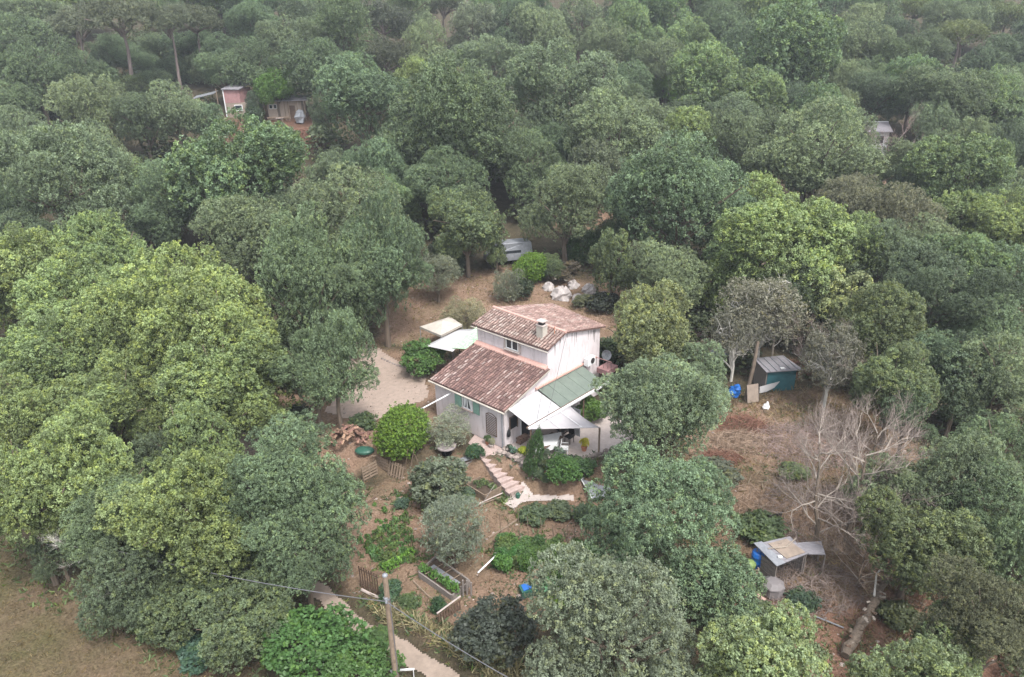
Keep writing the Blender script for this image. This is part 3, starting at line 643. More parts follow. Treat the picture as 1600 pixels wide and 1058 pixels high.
for i,(a,b,lab) in enumerate([((-2.1,33.0,-1.2),(-.75,33.9,-1.15),'pale plank lying just left of the garden path'),((-2.9,32.5,-1.22),(-.8,33.6,-1.2),'longer weathered plank parallel to the pale plank'),((-2.0,32.7,-1.2),(-1.2,33.8,-.5),'stick leaning against the herb bed corner')]):
    c=(Vector(a)+Vector(b))/2; d=Vector(b)-Vector(a); mb=MB(); mb.tube([-d/2,d/2],.04 if i<2 else .02,4); tag(mb.ob('plank',['pale','wood','woodg'][i],None,tuple(c)),lab,'plank')
wc=thing('green_watering_can','green watering can standing on the pale garden path','watering can',(.12,33.55,-1.24)); mb=MB(); mb.lathe([(.12,0),(.13,.25),(.06,.32)],(0,0,0),10); mb.ob('body','gp',wc); mb=MB(); mb.tube([(.1,0,.08),(.32,.05,.4)],.02,5); mb.ob('spout','gp',wc); mb=MB(); mb.tube([(-.1,0,.1),(-.22,0,.3),(0,0,.45),(.08,0,.32)],.015,5); mb.ob('handle','gp',wc)
# pots
def pot(name,label,loc,r0,hh,m,fol=None,fr=.3,fc=(.07,.12,.04),fm='shrub',sq=1.0):
    t=thing(name,label,'potted plant' if fol else 'pot',loc); mb=MB(); mb.lathe([(r0*.7,0),(r0,hh*.85),(r0*1.08,hh*.86),(r0*1.08,hh),(r0*.85,hh),(r0*.8,hh*.9)],(0,0,0),12); mb.ob('pot',m,t)
    if fol:
        LATE.append((t,(0,0,hh+fr*.7),fr,sq,fc,fm))
    return t
LATE=[]
pot('potted_plant','pot of pale flowers at the front corner of the house',W(.75,-.4,0),.17,.24,'pale',1,.24,(.3,.3,.22))
pot('potted_plant','small pot plant with green leaves under the trellis',W(1.2,-.3,0),.14,.2,'terr',1,.26,(.08,.13,.05))
pot('agave_pot','spiky blue green agave in a dark pot above the steps',W(-.85,-.55+.35,.05),.15,.2,'black',1,.26,(.1,.17,.13),'plant')
pot('potted_plant','dark bowl with low plant next to the agave',W(-.45,-.1,.05),.22,.18,'iron',1,.2,(.08,.1,.07))
pot('potted_plant','stone trough of plants at the terrace edge right of the cypress',W(-2.7,.62,.05),.2,.25,'pale',1,.3,(.1,.13,.09))
pot('potted_plant','bushy bluish plant by the middle post of the terrace',W(-3.2,1.3,.05),.16,.2,'terr',1,.38,(.12,.16,.13),'plant')
pot('yellow_flower_pot','bright yellow flowering plant at the right end of the terrace',W(-3.75,2.95,.05),.18,.3,'terr',1,.32,(.55,.5,.05))
# hoop (tyre) leaning on the wall
ty=thing('hose_reel_hoop','large dark wheel rim leaning on the terrace wall','wheel',at(3.75,33.9),.5); mb=MB(); mb.tube([(.45*math.cos(a),0,.48+.45*math.sin(a)) for a in [6.2832*k/20 for k in range(21)]],.035,6); q=mb.ob('rim','iron',ty); 
for k in range(6):
    a=6.2832*k/6; mb=MB(); mb.tube([(0,0,.48),(.44*math.cos(a),0,.48+.44*math.sin(a))],.008,3); mb.ob('spoke','metal',ty)
ty.rotation_euler=(R(-20),0,.5)
gp_=thing('cold_frame','grey sheet cold frame with white edge right of the garden path','cold frame',at(4.6,33.2))
o_=gp_.location; PQ=[(3.75,33.95,-.35),(4.25,32.6,-.75),(6.1,33.0,-.7),(5.6,34.3,-.3)]; mb=MB(); mb.slab([Vector(p)-o_ for p in PQ],.03); mb.ob('sheet','metal',gp_)
for i in(0,3): 
    mb=MB(); mb.tube([Vector(PQ[i])-o_+Vector((0,0,.03)),Vector(PQ[(i+1)%4])-o_+Vector((0,0,.03))],.035,4); mb.ob('edge_bar','white',gp_)
for p in PQ: mb=MB(); mb.tube([Vector(p)-o_,Vector((p[0],p[1],-1.35))-o_],.03,4); mb.ob('leg','woodg',gp_)
# garden boards and beds
bd=bed('water_tank_bed','dark plank raised bed beside the big silver olive',[(-4.85,27.3),(-3.1,25.65),(-2.3,26.6),(-4.1,28.4)],-.95,'woodg','dsoil',.07,.4)
mb=MB(); mb.box((.05,.0,.42),(1.9,.3,.03),-.75); mb.ob('cover_plank','metal',bd)
for k in range(3): mb=MB(); mb.tube([(-.9+.5*k,-.3-.35*k+.3,.5),(-.1+.5*k,.35-.35*k+.3,.55)],.02,4); mb.ob('cross_stake','wood',bd)
def logline(name,label,pts,r0,m='wood'):
    o0=Vector(at(*pts[0])); mb=MB(); mb.tube([Vector(at(x,y,r0*.7))-o0 for x,y in pts],r0,6); return tag(mb.ob(name,m,None,tuple(o0)),label,'edging board')
logline('edging_board','long edging board on the near side of the dark raised bed',[(-5.1,27.0),(-4.3,26.0),(-3.2,25.0),(-2.9,24.9)],.05)
logline('edging_board','edging board at the front of the leafy vegetable plot',[(-7.0,27.6),(-6.2,27.7),(-5.0,28.9)],.06,'woodd')
logline('edging_board','straight furrow board left of the vegetable plot',[(-9.9,31.0),(-9.2,32.3),(-8.1,34.0)],.05,'woodd')
logline('edging_board','diagonal border board right of the big silver olive',[(-1.5,30.1),(-.7,30.8),(.1,31.6)],.06)
logline('edging_board','kerb board under the slatted garden gate',[(-7.55,26.6),(-7.1,26.3),(-6.5,25.95)],.07,'pale')
# gate and fences
pallet('garden_gate','tall dark slatted garden gate at the dirt path','gate',at(-7.1,26.5),-.55,1.25,1.35,8,0,'woodd',vertical=True,th=.06)
pallet('picket_fence','low picket fence with pale top rail by the plum coloured shrub','fence',at(-3.15,24.65),.75,1.35,.6,9,0,'woodd',vertical=True,th=.06)
mb=MB(); mb.tube([(-.5,-.5,.66),(.5,.5,.7)],.04,5); tag(mb.ob('top_rail','pale',None,at(-3.15,24.65)),'pale rail lying along the top of the low picket fence','rail')
pw=thing('grey_post_pair','group of pale grey weathered posts behind the low picket fence','posts',at(-2.6,25.9))
for x,y,l in((0,0,1.0),(.18,.1,.9),(.38,.05,.8),(.2,.35,.75),(-.12,.15,.5)): mb=MB(); mb.tube([(x,y,0),(x+.03,y,l)],.045,5); mb.ob('post','woodg',pw)
mb=MB(); mb.tube([(-1.9,26.6,-.5),(-1.05,27.6,-.35)],.04,5); q=mb.ob('white_rail','white'); tag(q,'white rail sloping up behind the grey posts','rail')
mb=MB(); mb.box((0,0,.1),(.32,.24,.18),.5); tag(mb.ob('white_crate','white',None,at(-.95,28.7)),'small white crate between the olive and the tomato plants','crate')
tbx=thing('green_tub','blue green plastic tub among the tomato plants','tub',at(.5,26.0),.3); mb=MB(); mb.slab([(-.4,-.28,.38),(.4,-.28,.38),(.4,.28,.38),(-.4,.28,.38)],.36); mb.ob('tub','gp',tbx); mb=MB(); mb.slab([(-.3,-.2,.41),(.1,-.2,.5),(.1,.2,.5),(-.3,.2,.41)],.05); mb.ob('blue_lid','blue',tbx)
for i in range(9):
    x=-.9+i*.55+rs.uniform(-.15,.15); y=30.4-.15*i+rs.uniform(-.3,.3); l=rs.uniform(1.1,1.5); mb=MB(); mb.tube([(0,0,0),(rs.uniform(-.1,.1),rs.uniform(-.1,.1),l)],.018,4); tag(mb.ob('plant_stake','wood',None,at(x,y)),'thin cane stake standing in the tomato bed','stake','cane stakes in the tomato bed')
wb=thing('white_bar_stand','white horizontal bar at the bottom edge by the pole foot','bar',at(-4.85,21.4)); mb=MB(); mb.box((0,0,.55),(1.0,.07,.05),.05); mb.ob('bar','white',wb)
for x in(-.45,.45): mb=MB(); mb.tube([(x,0,0),(x,0,.62)],.02,4); mb.ob('post','white',wb)
# ---------------------------------------------------------------- right side: teal shed and clutter
ts=thing('teal_shed','small dark teal shed with a sagging grey roof in the right clearing','shed',at(18.35,44.2),.16)
mb=MB(); mb.box((0,0,.8),(2.1,1.7,1.6)); mb.ob('wall','teal',ts)
mb=MB(); mb.slab([(-1.3,-1.0,1.68),(1.4,-1.1,1.64),(1.0,1.0,1.82),(-1.2,1.0,1.8)],.06); rf_=mb.ob('roof','roofmetal',ts)
for k in range(5): mb=MB(); mb.box((-1.0+.5*k,-.05,1.77),(.05,1.9,.03),0,(.06,0)); mb.ob('seam','metal',rf_)
mb=MB(); mb.box((-1.1,0,.8),(.08,1.6,1.6)); mb.ob('side_board','woodg',ts)
mb=MB(); mb.box((.0,-.8,1.74),(.3,.2,.07)); mb.ob('white_block','white',ts)
sb_=thing('white_boat_board','white pointed board leaning on the teal shed wall','board',at(17.65,43.1),.2); mb=MB(); mb.add([(-.75,0,.05),(-.7,0,.5),(0,-.04,.62),(.75,-.06,.72),(.35,-.04,.32),(-.3,-.02,.08)],[(0,1,2,3,4,5)]); q=mb.ob('board','whitesheet',sb_); q.modifiers.new('t','SOLIDIFY').thickness=.04; q.rotation_euler=(R(-12),0,0)
bt=thing('blue_tarp','crumpled bright blue tarpaulin bundle beside the trunk','tarpaulin',at(15.1,42.8)); mb=MB(); rr=random.Random(6); mb.rock((0,0,.45),(.42,.42,.5),rr); mb.rock((.15,-.1,.75),(.3,.32,.35),rr); mb.rock((-.2,.1,.25),(.35,.3,.3),rr); mb.ob('bundle','blue',bt)
pb=thing('beige_panel','beige board panel standing next to the blue bundle','panel',at(16.1,42.0),.25); mb=MB(); mb.box((0,0,.65),(.85,.06,1.25),0,(-.25,0)); mb.ob('panel','tanw',pb); mb=MB(); mb.box((.45,.02,.6),(.07,.09,1.3),0,(-.25,0)); mb.ob('frame','iron',pb)
mb=MB(); mb.rock((0,0,.15),(.3,.25,.25),rr); mb.rock((.1,.05,.35),(.12,.12,.2),rr); tag(mb.ob('white_bag','white',None,at(16.7,41.0)),'white plastic bag on the ground below the beige panel','bag')
tk_=thing('leaning_trunk','dark bare tree trunk rising beside the blue bundle','tree trunk',at(15.75,42.1)); mb=MB(); mb.tube([(0,0,-.1),(.1,.1,1.2),(.3,.2,2.6),(.5,.5,4.2)],[.17,.14,.13,.1],8); mb.ob('trunk','bark',tk_)
for i,(x,y,c,l) in enumerate([(14.6,50.9,'pinkb','stack of pinkish blocks behind the oak, left one'),(15.0,51.4,'pinkb','pinkish block behind the oak, right one')]):
    mb=MB(); mb.box((0,0,.2),(.75,.5,.4),.2+.5*i); tag(mb.ob('block_stack',c,None,at(x,y)),l,'block')
mb=MB(); mb.box((0,0,.3),(1.3,.6,.12),.1,(.5,0)); tag(mb.ob('pale_slab','metal',None,at(16.0,49.6)),'pale grey slab lying between the blocks and the teal shed','slab')
def brush(name,label,x,y,rx,ry,hh,n,m,seed,thk=.012,cat='brush pile'):
    r=random.Random(seed); mb=MB()
    for k in range(n):
        a=r.uniform(0,6.28); q=math.sqrt(r.random()); px,py=rx*q*math.cos(a),ry*q*math.sin(a); z=hh*(1-q*q)*r.random(); d=Vector((r.uniform(-1,1),r.uniform(-1,1),r.uniform(-.35,.7))).normalized()*r.uniform(.2,.6)
        p=Vector((px,py,T(x+px,y+py)-T(x,y)+z)); mb.tube([p-d,p+Vector((0,0,.05)),p+d],[thk,thk*.8,thk*.3],3,cap=False)
    o=mb.ob(name,m,None,at(x,y)); return tag(o,label,cat,kind='stuff')
M['redtwig']=mat('red_brown_twigs',(.2,.1,.07),.9,.4,3); M['beigetwig']=mat('beige_twigs',(.3,.22,.16),.9,.35,3); M['pinktwig']=mat('pink_grey_twigs',(.28,.21,.19),.9,.35,3)
brush('brush_heap','reddish brown heap of dry brush below the blue bundle',14.4,38.6,1.6,1.2,.8,500,'redtwig',1)
brush('brush_heap','beige dry brush heap in the right clearing',13.6,36.6,1.9,1.3,.7,600,'beigetwig',2)
brush('brush_heap','rusty brush pile beside the terrace oak',12.0,35.0,1.3,.8,.5,350,'redtwig',3)
brush('brush_heap','pinkish dry brush under the two dead trees',17.5,36.5,3.2,2.6,.6,1100,'pinktwig',4)
brush('brush_heap','grey dead twigs around the foot of the dead trees',15.8,30.2,3.2,2.2,.7,1000,'deadg',5)
brush('brush_heap','dark red brush behind the teal shed',20.5,46.4,2.6,1.3,.6,500,'redtwig',6)
brush('brush_heap','red brush and logs pile below the tan far shed',-27.6,99.5,4.5,3,1.2,900,'redtwig',7,.03)
brush('brush_heap','pinkish dry grass heap at the left of the right clearing',11.0,31.5,2.2,1.6,.35,500,'beigetwig',8)
brush('twig_litter','grey twigs scattered around the chicken coop',13.8,26.0,2.6,1.8,.5,800,'deadg',9)
brush('lavender','pale purple twiggy lavender bush beside the pink blocks',15.0,52.3,1.0,.7,1.0,300,'pinktwig',10,cat='lavender bush')
pallet('metal_grate','dark slatted grate standing in the right clearing','grate',at(13.6,30.5),.35,.95,.75,7,.25,'iron',vertical=True,th=.05)
pallet('grey_picket_fence','grey picket fence in the shade at the right of the clearing','fence',at(23.9,37.9),-.75,2.3,.9,16,0,'woodg',vertical=True,th=.06)
# chicken coop
cz=T(12.6,26.6); cp=thing('chicken_coop','low coop with a patched white and brown sheet roof under the dead trees','coop',(12.6,26.7,cz),HY+.45)
def wp(par,pts): q=Vector(par.location); return [Vector(p)-q for p in pts]
cp.rotation_euler=(0,0,0); RT=[(11.56,27.41,.15),(12.2,26.15,-.1),(14.0,26.92,-.05),(13.39,27.86,.2)]
mb=MB(); mb.slab(wp(cp,RT),.05); rf_=mb.ob('roof','roofmetal',cp)
def lerp2(u,v,dz): 
    A,B,D,E_=[Vector(p) for p in RT]; return A.lerp(E_,u).lerp(B.lerp(D,u),v)+Vector((0,0,dz))
mb=MB(); mb.slab(wp(cp,[lerp2(.3,.12,.035),lerp2(.36,.9,.035),lerp2(.93,.93,.035),lerp2(.85,.1,.035)]),.03); mb.ob('brown_sheet','tanw',rf_)
mb=MB(); mb.slab(wp(cp,[lerp2(-.03,-.03,.04),lerp2(-.03,1.03,.04),lerp2(.24,1.03,.04),lerp2(.2,-.03,.04)]),.03); mb.ob('white_sheet','metal',rf_)
mb=MB(); mb.box(tuple(wp(cp,[lerp2(.22,.8,.1)])[0]),(.2,.14,.08),-.3); mb.ob('white_block','white',rf_)
mb=MB(); mb.tube(wp(cp,[lerp2(.15,.35,.09),lerp2(.6,.5,.1),lerp2(1.05,.25,.12)]),.03,5); mb.ob('branch_on_roof','dead',rf_)
for u,v in((0.04,.06),(.04,.94),(.96,.94),(.96,.06)): p=lerp2(u,v,-.04); g_=Vector((p.x,p.y,cz-.1)); mb=MB(); mb.tube(wp(cp,[g_,p]),.035,5); mb.ob('post','woodg',cp)
for (u0,v0),(u1,v1) in (((.04,.06),(.96,.06)),((.96,.06),(.96,.94)),((.04,.06),(.04,.94))):
    p,q=lerp2(u0,v0,-.08),lerp2(u1,v1,-.08)
    for k in range(5):
        z0=cz+.05+k*.24; mb=MB(); d=(q-p); d.z=0; mb.box((0,0,0),(d.length,.03,.2),math.atan2(d.y,d.x)); c_=(p+q)/2-Vector(cp.location); mb.ob('wall_board','woodg',cp,(c_.x,c_.y,z0+.1-cp.location.z))
mb=MB(); A_=lerp2(.04,.94,-.1);B_=lerp2(.96,.94,-.1)
for k in range(13): p=A_.lerp(B_,k/12); mb.tube(wp(cp,[(p.x,p.y,cz),p]),.008,3)
for k in range(7): mb.tube(wp(cp,[(A_.x,A_.y,cz+.1+k*.18),(B_.x,B_.y,cz+.1+k*.18)]),.008,3)
o=mb.ob('wire_mesh','iron',cp); o['kind']='stuff'
c2=thing('second_coop_roof','pale second shelter roof behind the coop, partly behind the dead trunk','shelter',at(14.2,27.4)); R2=[(13.5,27.6,.0),(13.8,26.95,-.12),(14.8,26.9,-.15),(14.9,27.7,0)]
mb=MB(); mb.slab(wp(c2,R2),.04); mb.ob('roof','roofmetal',c2)
for p in R2: mb=MB(); mb.tube(wp(c2,[(p[0],p[1],T(p[0],p[1])-.1),(p[0],p[1],p[2]-.03)]),.035,5); mb.ob('post','woodg',c2)
br=thing('blue_barrel','bright blue plastic barrel left of the coop','barrel',at(11.75,27.35)); mb=MB(); mb.lathe([(.27,0),(.3,.06),(.3,.28),(.32,.3),(.3,.33),(.3,.62),(.32,.64),(.3,.67),(.29,.84),(.24,.9)],(0,0,.3),16); mb.ob('drum','blue',br,smooth=True); mb=MB(); mb.box((0,0,.15),(.7,.6,.3)); mb.ob('stand','woodd',br)
lm=thing('lime_tub','lime green rounded tub beside the blue barrel','tub',at(11.25,27.1)); mb=MB(); mb.lathe([(.2,0),(.33,.12),(.36,.38),(.25,.5),(.05,.54)],(0,0,.3),14,sy=.8); mb.ob('tub','lime',lm,smooth=True); mb=MB(); mb.box((0,0,.15),(.6,.5,.3)); mb.ob('stand','woodd',lm)
pallet('wooden_pallet','brown pallet standing left of the grey compost box','pallet',at(10.35,25.9),.35,.95,1.05,7,0,'wood')
pallet('wooden_pallet','second brown pallet just left of the coop post','pallet',at(11.15,26.3),.3,.7,1.0,6,0,'wood')
cm=thing('compost_box','grey plastic octagonal compost box in front of the coop','compost box',at(12.0,25.8),.2); mb=MB(); mb.lathe([(.5,0),(.54,.1),(.5,.55)],(0,0,0),8); mb.ob('body','greyp',cm); mb=MB(); mb.lathe([(.55,0),(.53,.06),(.3,.22),(.1,.24)],(0,0,.55),8); mb.ob('lid','greyp',cm)
for i,(x,y,rz,c,l) in enumerate([(10.55,25.45,.2,'brick','terracotta block at the foot of the brown pallet'),(10.9,25.25,-.3,'brick','small red brick between the pallet and the compost box'),(11.25,25.35,-.9,'pinkb','long pink block in front of the pallets, nearest the compost box'),(10.75,25.6,.6,'pinkb','pale topped block leaning at the pallet foot')]):
    mb=MB(); mb.box((0,0,.1),(.34 if i!=2 else .55,.2,.2),rz); tag(mb.ob('block',c,None,at(x,y)),l,'block')
mb=MB(); mb.box((0,0,.08),(.16,.75,.06),.5); mb.box((-.3,.0,.1),(.14,.6,.06),.7); tag(mb.ob('white_planks','white',None,at(12.9,24.9)),'pair of white boards on the ground right of the compost box','boards')
rr=random.Random(12); mb=MB(); mb.rock((0,0,.25),(.6,.5,.55),rr,(.7,.7,.68)); tag(mb.ob('grey_boulder','stone',None,at(9.6,25.9)),'grey boulder left of the brown pallets','boulder')
mb=MB(); mb.tube([(.35*math.cos(a)-.1,.1*math.sin(a),.55+.55*math.sin(a)) for a in [math.pi*1.2*k/10+.9 for k in range(11)]],.02,4); tag(mb.ob('bent_branch','dead',None,at(9.8,24.9)),'bent pale branch below the grey boulder','branch')
mb=MB(); mb.tube([(-.5,.35,.12),(.5,-.35,.1)],.035,6); tag(mb.ob('grey_pipe','metal',None,at(13.9,23.9)),'short grey pipe on the red soil left of the fallen log','pipe')
# fallen log
lg=thing('fallen_log','thick rotten fallen trunk lying across the red soil','log',at(15.6,24.0)); rr=random.Random(4)
pa=Vector((13.7,21.9,-1.15)); pe=Vector((17.6,26.1,-.7)); pts=[];rad=[]
for k in range(16):
    t=k/15; p=pa.lerp(pe,t)+Vector((rr.uniform(-.07,.07),rr.uniform(-.07,.07),rr.uniform(-.04,.06)+.1*math.sin(t*3))); pts.append(p-lg.location); rad.append(.22*(1-.35*t)*rr.uniform(.8,1.2))
mb=MB(); mb.tube(pts,rad,11); mb.ob('trunk','bark',lg)
for k in range(40):
    i=rr.randrange(1,15); p=pts[i]+Vector((rr.uniform(-.2,.2),rr.uniform(-.2,.2),rad[i]*.85)); mb=MB(); mb.box((0,0,0),(rr.uniform(.1,.3),rr.uniform(.05,.14),.05),rr.uniform(0,3),(rr.uniform(-.4,.4),rr.uniform(-.4,.4))); mb.ob('bark_flake',rr.choice(['bark','dead','woodd','bark']),lg,tuple(p))
mb=MB(); mb.tube([pts[9]+Vector((-.1,0,.3)),pts[12]+Vector((-.2,.2,.6)),pts[15]+Vector((0,.3,.5))],[.05,.04,.02],5); mb.ob('broken_branch','deadp',lg)
M['deadl']=mat('lichen_branches',(.3,.26,.22),.9,.35,6); M['twigl']=mat('pale_twigs',(.24,.195,.17),.9,.3,3)
# ---------------------------------------------------------------- dead trees
def deadtree(name,label,x,y,hgt,seed,m,lean=(0,0),n1=9,fine='deadg',spread=2.6,r0=.16,up=.55,first=.35):
    r=random.Random(seed); t=thing(name,label,'dead tree',at(x,y),0); mb=MB()
    ax=[Vector((lean[0]*k/6+r.uniform(-.08,.08)*(k>0),lean[1]*k/6+r.uniform(-.08,.08)*(k>0),hgt*.8*k/6-.1)) for k in range(7)]
    mb.tube(ax,[r0*(1-.12*k) for k in range(7)],8); mb.ob('trunk','bark' if m!='deadp' else 'dead',t); tw=MB()
    def grow(b,p,d,l,rad,dep):
        pts=[p];dd=d.copy();q=p.copy();ns=4
        for k in range(ns):
            dd=(dd+Vector((r.uniform(-1,1),r.uniform(-1,1),r.uniform(-.6,.9)))*.28).normalized(); q=q+dd*l/ns; pts.append(q.copy())
        tgt=b if dep<=1 else tw
        tgt.tube(pts,[rad*(1-.2*k) for k in range(ns+1)],5 if dep==0 else 3,cap=False)
        if dep<3:
            for k in range((5,7,5)[dep]):
                s_=pts[r.randrange(1,ns+1)]; nd=(dd+Vector((r.uniform(-1,1),r.uniform(-1,1),r.uniform(-.5,.9)))*.9).normalized(); grow(b,s_,nd,l*r.uniform(.42,.68),rad*.48,dep+1)
    for k in range(n1):
        f=first+(1-first)*k/(n1-1); i=f*6; p=ax[int(min(5,i))].lerp(ax[int(min(5,i))+1],i-int(min(5,i))); a=k*2.4+r.uniform(-.5,.5); b=MB()
        grow(b,p,Vector((math.cos(a),math.sin(a),up*r.uniform(.4,1.6))).normalized(),spread*(1.15-.5*f)*r.uniform(.8,1.2),r0*.3,0); b.ob('branch',m,t)
    o=tw.ob('twigs',fine,t); o['kind']='stuff'; return t
deadtree('dead_tree','left dead tree with dark trunk and pale bare twigs above the coop',14.9,27.8,7.6,3,'deadl',(-.3,1.2),12,'twigl',2.6,.15,.6,.25)
deadtree('dead_tree','right dead tree, wider, with tangled pale grey bare branches',16.7,28.6,6.6,8,'deadl',(.5,.6),14,'twigl',3.1,.16,.7,.2)
deadtree('dead_tree','smaller dead tree just behind the two large bare ones',18.4,31.0,5.0,12,'deadl',(.3,.2),10,'twigl',2.6,.12,.8,.15)
deadtree('dead_tree','low bare shrub with yellowish branches right of the coop',16.0,26.0,2.8,15,'dead',(.2,0),9,'beigetwig',2.0,.07,.6,.1)
deadtree('bleached_tree','bleached white bare limbs among the oaks right of the teal shed',20.6,41.5,5.4,21,'deadp',(.3,-.4),10,'deadg',2.4,.12,.4,.3)
deadtree('bleached_tree','bleached dead branches on top of the thin grey tree',18.6,45.6,6.2,24,'deadp',(0,0),7,'deadg',2.0,.1,.9,.5)
deadtree('bare_tree','small bare grey tree inside the thinning upper right oaks',42,78,9.5,31,'pinktwig',(0,0),9,'pinktwig',3.4,.14,.7,.5)
deadtree('dead_limb','pale dead branch poking out above the end of the cable',-16.9,24.9,3.6,35,'deadp',(-.3,-.6),4,'deadp',1.5,.05,.2,.6)
deadtree('dead_limb','curled dead branch poking from the lower left oaks',-19.6,27.2,5.0,38,'deadp',(.2,-1.8),5,'deadp',1.5,.05,.2,.7)
M['tanl']=mat('pale_tan_board',(.36,.29,.235),.9,.2,3)
# ---------------------------------------------------------------- far buildings
def wallbox(par,x0,x1,y0,y1,z0,z1,m,nm='wall'): mb=MB(); mb.box(((x0+x1)/2,(y0+y1)/2,(z0+z1)/2),(x1-x0,y1-y0,z1-z0)); return mb.ob(nm,m,par)
pk=thing('pink_house','small far house with pink upper wall and one white framed window','house',at(-39.0,107.5,-.3),-.1)
wallbox(pk,-1.7,2.2,0,4,0,2.4,'tanw','lower_wall'); wallbox(pk,-1.7,.6,-.02,3.9,2.4,4.3,'pinkwall','upper_wall')
mb=MB(); mb.slab([(-1.9,-.3,4.35),(.8,-.3,4.3),(.8,4.0,4.9),(-1.9,4.0,4.9)],.12); mb.ob('roof','roofmetal',pk)
fr=MB()
for c,d in (((0,-.06,2.08),(1.2,.1,.1)),((0,-.06,1.32),(1.2,.1,.1)),((-.55,-.06,1.7),(.1,.1,.66)),((.55,-.06,1.7),(.1,.1,.66))): fr.box((c[0]+.2,c[1],c[2]),d)
f_=fr.ob('window','white',pk); mb=MB(); mb.box((.2,-.03,1.7),(1,.04,.66)); mb.ob('pane','glass',f_)
mb=MB(); mb.box((-1.75,-.1,2.1),(.12,.1,4.2)); mb.ob('corner_board','white',pk)
tn=thing('tan_shed','far tan board shed with two small dark windows and a porch table','shed',at(-31.8,106.8,-.2),.05)
wallbox(tn,-2.6,2.2,0,3,0,2.7,'tanl'); mb=MB(); mb.slab([(-3,-.8,2.75),(3.4,-.8,2.8),(3.4,3.3,3.3),(-3,3.3,3.2)],.08); mb.ob('roof','roofmetal',tn)
for x in(-2.1,-1.5):
    fr=MB()
    for c,d in(((0,0,.27),(.5,.08,.06)),((0,0,-.27),(.5,.08,.06)),((-.22,0,0),(.06,.08,.48)),((.22,0,0),(.06,.08,.48))): fr.box((x+c[0],-.05,1.95+c[2]),d)
    f_=fr.ob('window','white',tn); mb=MB(); mb.box((x,-.03,1.95),(.38,.04,.48)); mb.ob('pane','glass',f_)
mb=MB(); mb.box((.9,-.04,1.05),(.8,.06,2.0)); mb.ob('door','woodd',tn)
for x in(0,.5,1.8,2.8): mb=MB(); mb.box((x,-.7,1.35),(.1,.1,2.7)); mb.ob('porch_post','wood',tn)
for k in range(3): mb=MB(); mb.box((-.9,-1.5+k*.15,.6-.12*k),(3.2,.06,.1)); mb.ob('fence_rail','wood',tn)
tt_=thing('porch_table','small pale table in front of the tan far shed','table',at(-32.4,105.2),0); mb=MB(); mb.box((0,0,.75),(1.0,.6,.05)); mb.ob('top','pale',tt_)
for x in(-.4,.4): mb=MB(); mb.box((x,0,.37),(.06,.5,.72)); mb.ob('leg','wood',tt_)
fc=thing('white_far_canopy','ragged white canopy sheet at the left of the pink-walled house','canopy',at(-43.5,109),0); mb=MB(); mb.slab([(-2.2,-.8,2.2),(1.2,-.8,2.9),(1.2,1.0,3.2),(-2.2,1.0,2.5)],.05); mb.ob('sheet','metal',fc)
for x in(-2,1.5): mb=MB(); mb.tube([(x,-.7,0),(x,-.7,2.7 if x<0 else 3.5)],.06,5); mb.ob('post','wood',fc)
bw=thing('blue_water_drum','dark blue drum in front of the pink-walled house','drum',at(-36.0,104.4),0); mb=MB(); mb.lathe([(.4,0),(.45,.2),(.45,1.0),(.38,1.15)],(0,0,0),12); mb.ob('drum','teal',bw)
bc=thing('blue_cover','pale blue sheet covered stack at the right of the tan far shed','covered stack',at(-29.6,105.4),0); mb=MB(); mb.rock((0,0,.9),(.9,.6,1.1),random.Random(1)); mb.ob('sheet','metal',bc)
ws=thing('white_roofed_shed','far shed with pale grey roof among the oaks at upper right','shed',at(48.4,94.5),-.25); wallbox(ws,-1.3,1.3,0,2.6,0,3.3,'white')
mb=MB(); mb.slab([(-1.6,-.5,3.35),(1.6,-.5,3.35),(1.6,3.0,4.2),(-1.6,3.0,4.2)],.1); mb.ob('roof','roofmetal',ws); mb=MB(); mb.box((0,3.05,4.2),(3.3,.16,.14)); mb.ob('ridge','white',ws)
mb=MB(); mb.box((.3,-.03,2.3),(.8,.05,.9)); mb.ob('window','glass',ws)
fw=thing('far_white_posts','pair of white posts with a grey bench in the gap above the house','posts',at(4.8,97.5)); mb=MB(); mb.box((-1.6,0,.7),(1.6,.6,.3)); mb.ob('bench','metal',fw)
for x in(.1,.9): mb=MB(); mb.box((x,0,.9),(.16,.16,1.8)); mb.ob('post','white',fw)
